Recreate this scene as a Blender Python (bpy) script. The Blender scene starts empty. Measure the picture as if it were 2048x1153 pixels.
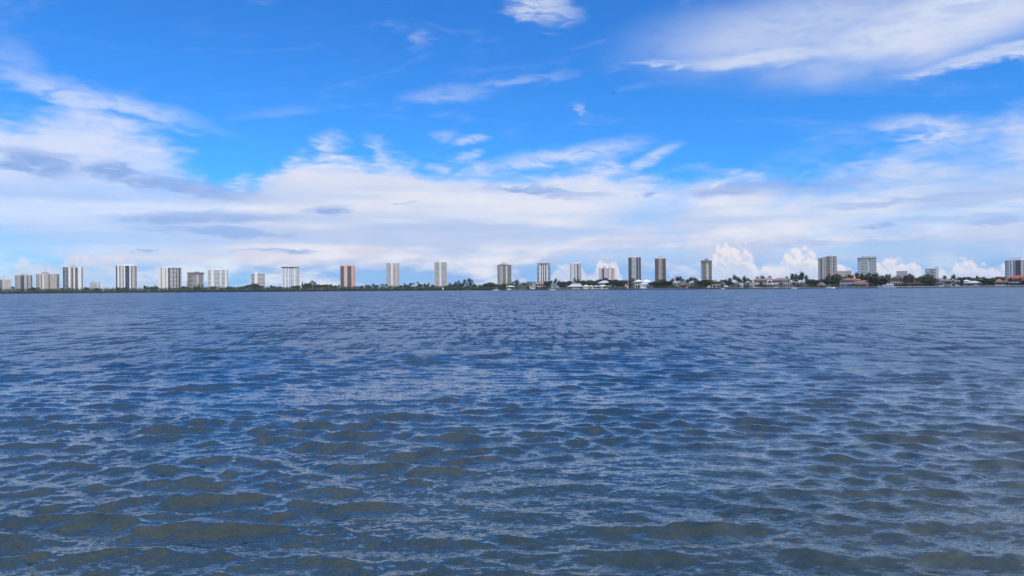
import bpy, bmesh, math, random
import numpy as np
from mathutils import Vector, Matrix

random.seed(7)
SC = bpy.context.scene
COL = SC.collection
rad = math.radians

# ------------------------------------------------------------------ camera
FPX = 1480.0                      # focal length in photo pixels (2048 wide)
CAM_H = 3.2
ROLL = rad(0.473)
HORIZON_C = 576.05                # horizon row at the middle column
cam_data = bpy.data.cameras.new('camera')
cam_data.sensor_fit = 'HORIZONTAL'
cam_data.sensor_width = 36.0
cam_data.lens = 36.0 * FPX / 2048.0
cam_data.clip_start = 0.1
cam_data.clip_end = 60000.0
cam = bpy.data.objects.new('camera', cam_data)
COL.objects.link(cam)
PITCH = math.atan((HORIZON_C - 576.5) / FPX)
cam.matrix_world = (Matrix.Translation((0, 0, CAM_H)) @ Matrix.Rotation(rad(90) + PITCH, 4, 'X')
                    @ Matrix.Rotation(-ROLL, 4, 'Z'))
SC.camera = cam
SC.view_settings.view_transform = 'Standard'
SC.view_settings.look = 'None'
SC.view_settings.gamma = 1.0
SC.view_settings.exposure = 0.0
SC.cycles.max_bounces = 6
SC.cycles.diffuse_bounces = 2
SC.cycles.glossy_bounces = 3
SC.cycles.use_denoising = True
SC.cycles.use_adaptive_sampling = True
SC.cycles.adaptive_threshold = 0.015
SC.cycles.adaptive_min_samples = 8

CR, SR = math.cos(ROLL), math.sin(ROLL)
def unroll(X, Y):
    """photo pixel -> (right, up) offsets in pixels about the level horizon"""
    dx, dy = X - 1024.0, 576.5 - Y
    return dx * CR + dy * SR, -dx * SR + dy * CR + (HORIZON_C - 576.5)
def at(X, Y, D):
    """photo pixel at forward distance D -> world x, z"""
    u, v = unroll(X, Y)
    return u / FPX * D, CAM_H + v / FPX * D
def wx(X, D):
    return at(X, 572.0, D)[0]
def azel(X, Y):
    u, v = unroll(X, Y)
    a = math.atan2(u, FPX)
    return math.degrees(a), math.degrees(math.atan2(v, math.hypot(u, FPX)))

# ------------------------------------------------------------------ node helper
class E:
    """a socket (or number) with arithmetic, so node graphs read as formulas"""
    nt = None
    def __init__(s, v): s.v = v
    @staticmethod
    def node(t, **kw):
        n = E.nt.nodes.new(t)
        for k, v in kw.items(): setattr(n, k, v)
        return n
    @staticmethod
    def put(sock, val):
        if isinstance(val, E): val = val.v
        if isinstance(val, bpy.types.NodeSocket): E.nt.links.new(val, sock)
        else: sock.default_value = val
    @staticmethod
    def m(op, *a, clamp=False):
        n = E.node('ShaderNodeMath', operation=op, use_clamp=clamp)
        for i, x in enumerate(a): E.put(n.inputs[i], x)
        return E(n.outputs[0])
    def __add__(s, o): return E.m('ADD', s, o)
    __radd__ = __add__
    def __sub__(s, o): return E.m('SUBTRACT', s, o)
    def __rsub__(s, o): return E.m('SUBTRACT', o, s)
    def __mul__(s, o): return E.m('MULTIPLY', s, o)
    __rmul__ = __mul__
    def __truediv__(s, o): return E.m('DIVIDE', s, o)
    def __rtruediv__(s, o): return E.m('DIVIDE', o, s)
def emin(a, b): return E.m('MINIMUM', a, b)
def emax(a, b): return E.m('MAXIMUM', a, b)
def epow(a, b): return E.m('POWER', a, b)
def smooth(x, lo, hi, a=0.0, b=1.0):
    n = E.node('ShaderNodeMapRange', interpolation_type='SMOOTHSTEP')
    for i, v in enumerate((x, lo, hi, a, b)): E.put(n.inputs[i], v)
    return E(n.outputs[0])
def vec(x, y, z=0.0):
    n = E.node('ShaderNodeCombineXYZ')
    E.put(n.inputs[0], x); E.put(n.inputs[1], y); E.put(n.inputs[2], z)
    return E(n.outputs[0])
def vmath(op, *a, out=0):
    n = E.node('ShaderNodeVectorMath', operation=op)
    for i, x in enumerate(a): E.put(n.inputs[i], x)
    return E(n.outputs[out])
def noise(v, scale, detail=4.0, rough=0.5, dist=0.0, lac=2.0, kind='FBM', col=False, dim='2D'):
    n = E.node('ShaderNodeTexNoise', noise_type=kind, noise_dimensions=dim)
    try: n.normalize = True
    except Exception: pass
    if v is not None: E.put(n.inputs['Vector'], v)
    for k, x in (('Scale', scale), ('Detail', detail), ('Roughness', rough), ('Distortion', dist), ('Lacunarity', lac)):
        if k in n.inputs: E.put(n.inputs[k], x)
    return E(n.outputs['Color' if col else 'Fac'])
def mixc(f, a, b):
    n = E.node('ShaderNodeMix', data_type='RGBA', clamp_factor=True)
    E.put(n.inputs[0], f); E.put(n.inputs[6], a); E.put(n.inputs[7], b)
    return E(n.outputs[2])
def curve(x, pts):
    """pts: (x, y) with x, y in 0..1"""
    n = E.node('ShaderNodeFloatCurve')
    c = n.mapping.curves[0]
    n.mapping.use_clip = False
    while len(c.points) < len(pts): c.points.new(0.5, 0.5)
    for p, (a, b) in zip(c.points, pts):
        p.location = (a, b); p.handle_type = 'AUTO_CLAMPED'
    n.mapping.update()
    E.put(n.inputs['Value'], x)
    return E(n.outputs[0])
def ellipse(v, a, e, ra, re, rot=0.0):
    n = E.node('ShaderNodeMapping', vector_type='TEXTURE')
    E.put(n.inputs['Vector'], v)
    n.inputs['Location'].default_value = (a, e, 0)
    n.inputs['Rotation'].default_value = (0, 0, rot)
    n.inputs['Scale'].default_value = (ra, re, 1)
    return vmath('LENGTH', E(n.outputs[0]), out=1)
def lin(r, g, b):
    f = lambda c: (c / 255 / 12.92) if c <= 10 else ((c / 255 + 0.055) / 1.055) ** 2.4
    return (f(r), f(g), f(b), 1.0)

# ------------------------------------------------------------------ sun and sky
SUN_EL, SUN_AZ = 52.0, 140.0      # azimuth clockwise from the view direction (+Y)
sun_dir = Vector((math.sin(rad(SUN_AZ)) * math.cos(rad(SUN_EL)), math.cos(rad(SUN_AZ)) * math.cos(rad(SUN_EL)), math.sin(rad(SUN_EL))))
sun_data = bpy.data.lights.new('sun', 'SUN')
sun_data.energy = 3.6
sun_data.angle = rad(0.53)
sun_data.color = (1.0, 0.97, 0.92)
sun = bpy.data.objects.new('sun', sun_data)
sun.rotation_euler = sun_dir.to_track_quat('Z', 'Y').to_euler()
sun.location = (0, 0, 300)
COL.objects.link(sun)

world = bpy.data.worlds.new('World')
SC.world = world
world.use_nodes = True
world.cycles.sampling_method = 'MANUAL'
world.cycles.sample_map_resolution = 256
E.nt = world.node_tree
E.nt.nodes.clear()
tc = E.node('ShaderNodeTexCoord')
D3 = E(tc.outputs['Generated'])
sep = E.node('ShaderNodeSeparateXYZ')
E.put(sep.inputs[0], D3)
dx_, dy_, dz_ = E(sep.outputs[0]), E(sep.outputs[1]), E(sep.outputs[2])
DEG = 57.29578
az = E.m('ARCTAN2', dx_, dy_) * DEG
el = E.m('ARCSINE', dz_) * DEG
sky = E.node('ShaderNodeTexSky', sky_type='NISHITA')
sky.sun_disc = False
sky.sun_elevation = rad(SUN_EL)
sky.sun_rotation = rad(SUN_AZ)
sky.altitude = 0
sky.air_density = 1.0
sky.dust_density = 0.25
sky.ozone_density = 2.5
SKY_STRENGTH = 0.10
# the camera's vivid colour rendering of clear air
blue = vmath('MULTIPLY', E(sky.outputs[0]), (SKY_STRENGTH * 0.27, SKY_STRENGTH * 0.94, SKY_STRENGTH * 1.78))

P = vec(az, el)
# perspective coordinates of a flat layer overhead
ip = 1.0 / (emax(dz_, 0.0) + 0.10)
FL = vec(dx_ * ip, dy_ * ip)
warp_a = noise(vec(az * 0.05, el * 0.16), 1.0, 4, 0.58, 0.6)          # streaky, wide
warp_b = noise(vec(az * 0.16 + 31.0, el * 0.55), 1.0, 6, 0.6)
fine = noise(vec(az * 0.45 + el * 0.25 + 90.0, el * 1.5), 1.0, 5, 0.62, 0.5)
cirr = noise(vec(az * 0.055 - el * 0.03 + 71.3, el * 0.24 - az * 0.012), 1.0, 6, 0.6, 1.2)

def t_of(X, Y): return (azel(X, Y)[0] + 45.0) / 90.0
tz = (az + 45.0) / 90.0
def edge(pts, scale):
    out = []
    for X, Y in pts:
        a, e = azel(X, Y)
        out.append(((a + 45.0) / 90.0, e / scale))
    return out
# --- main cirrostratus bank: upper edge along the view
top_pts = [(0.0, 12.0 / 30)] + edge([(0, 222), (140, 222), (260, 240), (340, 280), (400, 330), (450, 378), (500, 372), (545, 345), (620, 318),
    (760, 320), (860, 336), (1000, 332), (1180, 322), (1330, 342), (1520, 352), (1660, 340), (1770, 318), (1850, 285), (1950, 282), (2048, 235)], 30.0) + [(1.0, 14.5 / 30)]
top = curve(tz, top_pts) * 30.0
soft = curve(tz, [(0, .22), (t_of(0, 200), .20), (t_of(350, 300), .18), (t_of(520, 340), .12), (t_of(900, 330), .16), (t_of(1500, 340), .18), (t_of(1900, 300), .26), (1, .3)]) * 10.0
d_main = (top - el) + (warp_b - 0.5) * 4.2 + (warp_a - 0.5) * 3.0 + (fine - 0.5) * 1.6
main = smooth(d_main / soft, -0.55, 1.0)
main = main * smooth(warp_a + (fine - 0.5) * 0.35, 0.20, 0.56, 0.52, 1.0) * curve(tz, [(0, .82), (t_of(150, 300), .80), (t_of(380, 330), .86), (t_of(620, 340), 1.0), (t_of(1500, 360), .98), (t_of(1900, 330), .88), (1, .88)])
# thin streak that leaves the left bank, wisps over the middle
def blob(X, Y, rx, ry, rot_deg=0.0, src=None):
    a, e = azel(X, Y)
    return ellipse(src, a, e, rx / 25.8, ry / 25.8, rad(rot_deg))
WP = vec(az + (warp_b - 0.5) * 4.0 + (fine - 0.5) * 2.0, el + (warp_b - 0.5) * 1.2 + (fine - 0.5) * 1.4)
wisps = None
for X, Y, rx, ry, rot, s in [
        (190, 200, 205, 24, -9, .62), (900, 188, 95, 18, 6, .30), (1085, 12, 75, 34, -12, .72), (940, 281, 38, 11, 8, .65),
        (845, 78, 26, 16, 30, .28), (1055, 158, 110, 11, 5, .26), (1150, 222, 20, 8, -20, .45), (1300, 318, 55, 14, 24, .85),
        (1120, 315, 170, 22, 7, .75), (1340, 129, 100, 12, -3, .6), (760, 318, 50, 26, -60, .6), (660, 290, 26, 30, -60, .6),
        (935, 312, 30, 7, 0, .5), (885, 272, 30, 12, 0, .3), (20, 118, 60, 26, -30, .22), (560, 225, 80, 12, 8, .12), (1860, 258, 95, 24, -8, .75),
        (1985, 118, 150, 13, 2, .8), (495, 360, 18, 14, 30, .6)]:
    w = smooth(blob(X, Y, rx, ry, rot, WP), 1.35, 0.15, 0.0, s)
    wisps = w if wisps is None else emax(wisps, w)
wisps = wisps * smooth(fine, 0.28, 0.62, 0.35, 1.0)
SP = vec(az + (warp_b - 0.5) * 3.0, el + (warp_b - 0.5) * 1.6 + (warp_a - 0.5) * 1.6)
for X, Y, rx, ry, rot, s in [(1610, 62, 330, 82, 2, .60), (1900, 40, 340, 76, 7, .86), (1540, 122, 210, 24, -1, .78), (1990, 114, 130, 16, 2, .7)]:
    wisps = emax(wisps, smooth(blob(X, Y, rx, ry, rot, SP), 1.28, 0.2, 0.0, s) * smooth(fine * 0.5 + warp_b * 0.5, 0.30, 0.55, 0.72, 1.0))
# --- high cirrus sheet at upper right, going on over the zenith
bot_pts = [(0.0, 26 / 60), (t_of(0, 0), 26 / 60), (t_of(700, 0), 27 / 60)] + [(t_of(1000, 0), 26 / 60)] + edge([(1200, -20), (1330, 40), (1420, 112), (1530, 135), (1660, 122), (1800, 100), (1920, 88), (2048, 84)], 60.0) + [(1.0, 17.5 / 60)]
bot = curve(tz, bot_pts) * 60.0
high = smooth((el - bot) + (warp_b - 0.5) * 3.0 + (fine - 0.5) * 1.0, -0.6, 6.0)
hz = noise(vmath('MULTIPLY', FL, (0.55, 0.9, 1.0)), 1.0, 5, 0.58)
high = high * emax(smooth(hz + (cirr - 0.5) * 0.7, 0.42, 0.76, 0.0, 0.70), smooth(az, 2.0, 32.0, 0.0, 0.58) * smooth(hz, 0.3, 0.6, 0.3, 1.0))
# thin veil everywhere in the clear blue
veil = smooth(cirr + (fine - 0.5) * 0.3, 0.52, 0.90, 0.0, 0.25)

white = emax(emax(main, wisps), emax(high, veil))
# --- colour of the bank by elevation: bluish at the horizon, pinkish white above
cw = mixc(smooth(el, 0.8, 5.8), lin(142, 185, 240), lin(222, 228, 245))
warm = curve(tz, [(0, .2), (t_of(60, 520), .3), (t_of(350, 520), .9), (t_of(600, 520), .7), (t_of(1000, 520), .4), (t_of(1500, 520), .35), (1, .4)])
cw = mixc(warm * smooth(el, 1.2, 2.6) * smooth(el, 5.2, 3.0), cw, lin(240, 224, 230))
cw = mixc(smooth(el, 7.0, 14.0), cw, lin(222, 230, 246))
cw = mixc(smooth(warp_b + (warp_a - 0.5) * 0.6, 0.42, 0.70), cw, lin(232, 234, 246))
cw = mixc(smooth(noise(vec(az * 0.03 + 21.0, el * 0.35), 1.0, 3, 0.55), 0.44, 0.64, 0.0, 0.75) * smooth(el, 10.5, 5.0), cw, lin(176, 200, 240))
skyc = mixc(white, blue, cw)
# --- shaded flat cloudlets in front of the bank
DP = vec(az + (warp_b - 0.5) * 5.5 + (fine - 0.5) * 3.0, el + (fine - 0.5) * 1.0 + (warp_b - 0.5) * 0.5)
dark = None
for X, Y, rx, ry, rot, s in [
        (78, 327, 92, 26, -7, 1.0), (228, 343, 46, 20, -8, 1.0), (330, 370, 80, 15, -8, .9), (430, 385, 110, 20, -5, .75), (395, 437, 190, 13, 2, .8),
        (450, 466, 170, 9, -3, .7), (570, 502, 110, 5, 1, .75), (665, 421, 58, 10, 3, .9), (298, 501, 26, 4, 2, .7),
        (1075, 381, 130, 8, -4, .85), (1140, 390, 70, 10, -3, .6), (1287, 391, 20, 6, 0, .8), (1480, 379, 110, 16, 3, .8), (1640, 372, 130, 14, 4, .5),
        (1800, 404, 190, 9, 2, .6), (1760, 453, 42, 4, 0, .7), (1960, 398, 120, 14, 4, .45), (1910, 436, 150, 8, 0, .35), (800, 407, 16, 3, 0, .6),
        (1650, 487, 260, 8, 0, .3), (2000, 440, 60, 7, 0, .6), (900, 455, 220, 9, 0, .18), (120, 395, 160, 12, 0, .2)]:
    w = smooth(blob(X, Y, rx, ry, rot, DP), 1.15, 0.30, 0.0, s)
    dark = w if dark is None else emax(dark, w)
skyc = mixc(dark * smooth(fine, 0.25, 0.6, 0.66, 0.97), skyc, lin(140, 174, 232))
# --- cumulus along the horizon
cum_pts = [(0.0, 1.0 / 6)] + edge([(0, 545), (30, 522), (60, 505), (100, 525), (150, 495), (230, 500), (300, 540), (420, 560), (600, 570), (830, 562), (980, 566), (1030, 545), (1075, 560), (1115, 522), (1150, 518), (1180, 540), (1205, 508), (1240, 530), (1262, 560),
        (1300, 556), (1345, 545), (1390, 548), (1425, 500), (1440, 482), (1490, 480), (1505, 512), (1545, 522), (1568, 496), (1600, 486), (1628, 494), (1645, 520), (1690, 520), (1725, 552), (1755, 512), (1800, 508), (1842, 522), (1858, 545), (1885, 518), (1900, 545), (1912, 510), (1940, 516), (1990, 520), (2040, 502)], 6.0) + [(1.0, 2.2 / 6)]
ctop = curve(tz, cum_pts) * 6.0
def billow(p):
    b1 = E.node('ShaderNodeTexVoronoi', feature='F1', voronoi_dimensions='2D'); E.put(b1.inputs['Vector'], p)
    b1.inputs['Scale'].default_value = 1.25; pass
    b1.inputs['Detail'].default_value = 3.0; b1.inputs['Roughness'].default_value = 0.55
    return 1.0 - E(b1.outputs['Distance'])
cw2 = noise(P, 1.4, 3, 0.6, col=True)
wv = E.node('ShaderNodeVectorMath', operation='MULTIPLY_ADD')
E.put(wv.inputs[0], cw2); wv.inputs[1].default_value = (0.9, 0.7, 0.0); E.put(wv.inputs[2], P)
CP = E(wv.outputs[0])
b0 = billow(CP)
b1 = billow(vmath('ADD', CP, (0.16, 0.22, 0.0)))
dc = ctop - el + (b0 - 0.60) * 0.72
cfade = curve(tz, [(0, .5), (t_of(0, 560), .42), (t_of(250, 560), .45), (t_of(500, 560), .12), (t_of(900, 560), .3), (t_of(1100, 560), .55), (t_of(1400, 560), .88), (t_of(2048, 560), .86), (1, .8)])
cmask = smooth(dc, -0.04, 0.36) * cfade
lit = smooth((b0 - b1) * 1.6 + 0.28 + (0.9 - dc * 0.55), 0.20, 1.10)
warmth = curve(tz, [(0, .8), (t_of(250, 560), .8), (t_of(900, 560), .4), (t_of(1500, 560), .1), (1, .1)])
cc = mixc(lit, lin(210, 219, 240), mixc(warmth, lin(244, 238, 241), lin(242, 228, 230)))
cc = mixc(smooth(el, 1.6, 0.2, 0.0, 0.5), cc, lin(190, 208, 240))
skyc = mixc(cmask, skyc, cc)
bg = E.node('ShaderNodeBackground')
E.put(bg.inputs[0], skyc)
bg.inputs[1].default_value = 1.0
wo = E.node('ShaderNodeOutputWorld')
E.nt.links.new(bg.outputs[0], wo.inputs[0])
# ------------------------------------------------------------------ materials
MATS = {}
def new_mat(name):
    m = bpy.data.materials.new(name); m.use_nodes = True
    E.nt = m.node_tree
    return m, m.node_tree.nodes['Principled BSDF']

# ------------------------------------------------------------------ water
def water_mesh():
    rng = np.random.default_rng(11)
    # distance rings: fine near the viewer, coarser towards the far shore
    r = [1.8]
    while r[-1] < 3600.0:
        q = r[-1]
        s = max(0.028, 0.0033 * q * (1 + q / 70)) if q < 320 else 0.06 * q
        r.append(q + s)
    r = np.array(r)
    a_f = np.radians(np.linspace(-46, 46, 820))
    a_b = np.radians(np.linspace(46, 314, 70)[1:-1])
    ang = np.concatenate([a_f, a_b])
    nr, na = len(r), len(ang)
    R, A = np.meshgrid(r, ang, indexing='ij')
    X = R * np.sin(A); Y = R * np.cos(A)
    space = np.gradient(r)[:, None] * np.ones_like(A)
    Z = np.zeros_like(X); DX = np.zeros_like(X); DY = np.zeros_like(X)
    lost = np.zeros_like(X)
    # a short-crested wind sea: many small wave trains about the wind direction
    NW = 220
    lam = np.exp(rng.uniform(np.log(0.085), np.log(2.5), NW)); lam[:14] = np.exp(rng.uniform(np.log(2.5), np.log(5.5), 14))
    wind = rad(-97)                               # towards the viewer, a little across
    spread = np.where(lam > 0.7, 0.46, 0.85)
    th = wind + rng.normal(0, 1, NW) * spread
    ph = rng.uniform(0, 2 * np.pi, NW)
    k = 2 * np.pi / lam
    shape = np.exp(-((np.log(lam / 0.90)) / 0.55) ** 2) * 1.1 + 0.78 * np.clip(1.4 - lam, 0.1, 1) * np.clip(lam / 0.18, 0.45, 1)
    shape[:14] = 0.16
    total_ms = 0.036
    slope2 = shape ** 2
    slope2 *= total_ms / slope2.sum()
    amp = np.sqrt(2 * slope2) / k
    near = R[:, 0] < 420
    n_near = int(near.sum())
    xs, ys, sp = X[:n_near], Y[:n_near], space[:n_near]
    # gust cells change the height of the waves from place to place
    g = np.ones_like(xs)
    for _ in range(14):
        lg = np.exp(rng.uniform(np.log(3.5), np.log(22.0))); tg = rng.uniform(0, 2 * np.pi)
        g += 0.085 * np.cos(2 * np.pi / lg * (xs * math.cos(tg) + ys * math.sin(tg)) + rng.uniform(0, 6.28))
    g = np.clip(g, 0.45, 1.6)
    for i in range(NW):
        f = np.clip((lam[i] / sp[:, :1] - 2.6) / 3.0, 0, 1)
        if f.max() <= 0: continue
        c, s_ = math.cos(th[i]), math.sin(th[i])
        p = k[i] * (xs * c + ys * s_) + ph[i]
        a = amp[i] * f
        Z[:n_near] += a * np.cos(p)
        sn = a * np.sin(p) * 0.95
        DX[:n_near] -= c * sn; DY[:n_near] -= s_ * sn
        lost[:n_near] += slope2[i] * (1 - f ** 2)
    lost[n_near:] = total_ms
    Z[:n_near] *= g; DX[:n_near] *= g; DY[:n_near] *= g
    V = np.stack([X + DX, Y + DY, Z], -1).reshape(-1, 3)
    i0 = np.arange(nr - 1)[:, None] * na
    j = np.arange(na); jn = (j + 1) % na
    F = np.stack([i0 + j, i0 + jn, i0 + na + jn, i0 + na + j], -1).reshape(-1, 4)[:, ::-1]
    me = bpy.data.meshes.new('water')
    nv, nf = len(V), len(F)
    me.vertices.add(nv); me.vertices.foreach_set('co', V.astype(np.float32).ravel())
    me.loops.add(nf * 4); me.loops.foreach_set('vertex_index', F.astype(np.int32).ravel())
    me.polygons.add(nf); me.polygons.foreach_set('loop_start', np.arange(0, nf * 4, 4, dtype=np.int32))
    at_ = me.attributes.new('unresolved', 'FLOAT', 'POINT')
    at_.data.foreach_set('value', np.sqrt(lost / total_ms).astype(np.float32).ravel())
    me.update(calc_edges=True)
    me.polygons.foreach_set('use_smooth', np.ones(nf, dtype=bool))
    return me

def water_material():
    m, b = new_mat('water')
    geo = E.node('ShaderNodeNewGeometry')
    pos = E(geo.outputs['Position'])
    att = E.node('ShaderNodeAttribute', attribute_name='unresolved')
    lost = E(att.outputs['Fac'])
    far = smooth(lost, 0.45, 1.0)
    half = (0.5, 0.5, 0.5)
    def slopes(scale, det, seed, rough=0.55):
        v = vmath('MULTIPLY', vmath('ADD', pos, (seed, seed * 1.7, 0)), scale)
        return vmath('SUBTRACT', noise(v, 1.0, det, rough, col=True), half)
    gust = noise(vmath('MULTIPLY', pos, (0.035, 0.05, 0.0)), 1.0, 4, 0.6)
    gust = smooth(gust, 0.3, 0.7, 0.65, 1.3)
    def scaled(v, f):
        n = E.node('ShaderNodeVectorMath', operation='SCALE'); E.put(n.inputs[0], v); E.put(n.inputs['Scale'], f)
        return E(n.outputs[0])
    # capillary ripples everywhere
    fine_s = vmath('ADD', scaled(slopes((10.0, 22.0, 0), 2.0, 3.0, 0.6), gust * 0.46), scaled(slopes((3.0, 7.5, 0), 3.0, 29.0, 0.65), gust * (0.18 + lost * 0.7)))
    # the wave slopes and wave groups that the mesh no longer resolves far out
    mid = smooth(lost, 0.60, 1.0)
    far_s = vmath('ADD', scaled(slopes((1.6, 0.40, 0), 3.0, 97.0, 0.7), mid * 1.8), scaled(slopes((0.13, 0.34, 0), 5.0, 17.0, 0.78), far * gust * 1.8))
    far_s = vmath('ADD', far_s,
                  vmath('ADD', scaled(slopes((0.60, 0.14, 0), 3.0, 51.0, 0.7), mid * 1.1), scaled(slopes((0.10, 0.016, 0), 2.0, 83.0, 0.7), far * 0.35)))
    sl = vmath('MULTIPLY', vmath('ADD', fine_s, far_s), (0.75, 1.0, 0.0))
    nrm = vmath('NORMALIZE', vmath('ADD', E(geo.outputs['Normal']), sl))
    E.put(b.inputs['Normal'], nrm)
    murk = noise(vmath('MULTIPLY', pos, (0.5, 0.8, 0)), 1.0, 4, 0.6)
    shallow = mixc(murk, (0.011, 0.026, 0.026, 1), (0.044, 0.055, 0.040, 1))   # silty water over the shallows at the near bank
    sepp = E.node('ShaderNodeSeparateXYZ'); E.put(sepp.inputs[0], pos)
    E.put(b.inputs['Base Color'], mixc(smooth(E(sepp.outputs[1]), 7.0, 30.0), shallow, (0.009, 0.034, 0.070, 1)))
    E.put(b.inputs['Roughness'], 0.055 + far * 0.20)
    b.inputs['IOR'].default_value = 1.62
    return m

def tag(o, label=None, cat=None, group=None, kind=None):
    if label: o['label'] = label
    if cat: o['category'] = cat
    if group: o['group'] = group
    if kind: o['kind'] = kind
    return o
wm = water_mesh()
wm.materials.append(water_material())
water = bpy.data.objects.new('water', wm)
COL.objects.link(water)
tag(water, kind='structure')
# ------------------------------------------------------------------ mesh and object helpers
class MB:
    """collects boxes and faces; build() links them as one mesh object"""
    def __init__(s): s.v, s.f = [], []
    def box(s, x0, x1, y0, y1, z0, z1):
        n = len(s.v)
        s.v += [(x0, y0, z0), (x1, y0, z0), (x1, y1, z0), (x0, y1, z0), (x0, y0, z1), (x1, y0, z1), (x1, y1, z1), (x0, y1, z1)]
        s.f += [tuple(n + i for i in q) for q in ((0, 3, 2, 1), (4, 5, 6, 7), (0, 1, 5, 4), (1, 2, 6, 5), (2, 3, 7, 6), (3, 0, 4, 7))]
        return s
    def poly(s, pts, *faces):
        n = len(s.v); s.v += [tuple(p) for p in pts]
        s.f += [tuple(n + i for i in q) for q in faces]
        return s
    def prism(s, outline, y0, y1):
        """outline of (x, z) counter-clockwise seen from the front, pulled from y0 back to y1"""
        n = len(outline); b = len(s.v)
        s.v += [(x, y0, z) for x, z in outline] + [(x, y1, z) for x, z in outline]
        s.f.append(tuple(b + i for i in range(n)))
        s.f.append(tuple(b + n + i for i in reversed(range(n))))
        for i in range(n):
            j = (i + 1) % n
            s.f.append((b + i, b + n + i, b + n + j, b + j))
        return s
    def tube(s, pts, radii, sides=7):
        rings = []
        for i, (p, r) in enumerate(zip(pts, radii)):
            p = Vector(p)
            t = (Vector(pts[min(i + 1, len(pts) - 1)]) - Vector(pts[max(i - 1, 0)])).normalized()
            a = t.orthogonal().normalized(); c = t.cross(a)
            b = len(s.v)
            for k in range(sides):
                q = 2 * math.pi * k / sides
                s.v.append(tuple(p + (a * math.cos(q) + c * math.sin(q)) * r))
            rings.append(b)
        for b0, b1 in zip(rings, rings[1:]):
            for k in range(sides):
                j = (k + 1) % sides
                s.f.append((b0 + k, b0 + j, b1 + j, b1 + k))
        s.f.append(tuple(rings[-1] + k for k in range(sides)))
        return s
    def mesh(s, name, mat=None):
        me = bpy.data.meshes.new(name); me.from_pydata(s.v, [], s.f); me.update()
        if mat: me.materials.append(mat)
        return me
    def build(s, name, mat, parent=None, kind=None):
        o = bpy.data.objects.new(name, s.mesh(name, mat)); COL.objects.link(o)
        if parent: o.parent = parent
        if kind: o['kind'] = kind
        return o
def hip(mb, x0, x1, y0, y1, z0, h, over=0.6, ridge=None):
    """hipped roof with eaves thickness"""
    x0 -= over; x1 += over; y0 -= over; y1 += over
    w, d = x1 - x0, y1 - y0
    q = min(w, d) / 2 if ridge is None else ridge
    e = 0.25
    mb.box(x0, x1, y0, y1, z0 - e, z0)
    z = z0 + 0.003
    if w >= d:
        a, b = (x0 + q, (y0 + y1) / 2, z + h), (x1 - q, (y0 + y1) / 2, z + h)
        mb.poly([(x0, y0, z), (x1, y0, z), (x1, y1, z), (x0, y1, z), a, b], (0, 1, 5, 4), (1, 2, 5), (2, 3, 4, 5), (3, 0, 4))
    else:
        a, b = ((x0 + x1) / 2, y0 + q, z + h), ((x0 + x1) / 2, y1 - q, z + h)
        mb.poly([(x0, y0, z), (x1, y0, z), (x1, y1, z), (x0, y1, z), a, b], (0, 1, 4), (1, 2, 5, 4), (2, 3, 5), (3, 0, 4, 5))
    return mb
def gable(mb, x0, x1, y0, y1, z0, h, over=0.5):
    """gable end towards the viewer"""
    xm = (x0 + x1) / 2
    return mb.prism([(x0 - over, z0), (x1 + over, z0), (xm, z0 + h)], y0 - over, y1 + over)

def paint(name, c, rough=0.75, var=0.16, scale=0.25, streak=True):
    if name in MATS: return MATS[name]
    m, b = new_mat(name)
    tcn = E.node('ShaderNodeTexCoord')
    p = E(tcn.outputs['Object'])
    n1 = noise(vmath('MULTIPLY', p, (scale * 2.2, scale * 2.2, scale * (0.35 if streak else 2.2))), 1.0, 5, 0.6, dim='3D')
    n2 = noise(p, scale * 7, 3, 0.6, dim='3D')
    f = smooth(n1 + (n2 - 0.5) * 0.4, 0.25, 0.75)
    lo = tuple(x * (1 - var) for x in c[:3]) + (1,)
    hi = tuple(min(1, x * (1 + var * 0.55)) for x in c[:3]) + (1,)
    E.put(b.inputs['Base Color'], mixc(f, lo, hi))
    b.inputs['Roughness'].default_value = rough
    MATS[name] = m
    return m
def glass(name, c):
    if name in MATS: return MATS[name]
    m, b = new_mat(name)
    tcn = E.node('ShaderNodeTexCoord')
    n = noise(vmath('MULTIPLY', E(tcn.outputs['Object']), (0.3, 0.3, 0.32)), 1.0, 2, 0.7, dim='3D')
    E.put(b.inputs['Base Color'], mixc(smooth(n, 0.4, 0.68), c + (1,), tuple(x * 2.6 + 0.012 for x in c) + (1,)))
    b.inputs['Roughness'].default_value = 0.18
    b.inputs['IOR'].default_value = 1.45
    MATS[name] = m
    return m
def tiles(name, c):
    if name in MATS: return MATS[name]
    m, b = new_mat(name)
    tcn = E.node('ShaderNodeTexCoord')
    p = E(tcn.outputs['Object'])
    n = noise(p, 0.9, 5, 0.7, dim='3D'); n2 = noise(p, 4.0, 2, 0.6, dim='3D')
    E.put(b.inputs['Base Color'], mixc(smooth(n * 0.7 + n2 * 0.3, 0.32, 0.68), tuple(x * 0.62 for x in c) + (1,), tuple(x * 1.25 for x in c) + (1,)))
    b.inputs['Roughness'].default_value = 0.8
    MATS[name] = m
    return m
def foliage(name, dark, light):
    if name in MATS: return MATS[name]
    m, b = new_mat(name)
    tcn = E.node('ShaderNodeTexCoord')
    oi = E.node('ShaderNodeObjectInfo')
    n = noise(E(tcn.outputs['Object']), 0.8, 4, 0.7, dim='3D')
    f = smooth(n + (E(oi.outputs['Random']) - 0.5) * 0.3, 0.3, 0.72)
    E.put(b.inputs['Base Color'], mixc(f, dark + (1,), light + (1,)))
    b.inputs['Roughness'].default_value = 0.62
    MATS[name] = m
    return m

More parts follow.
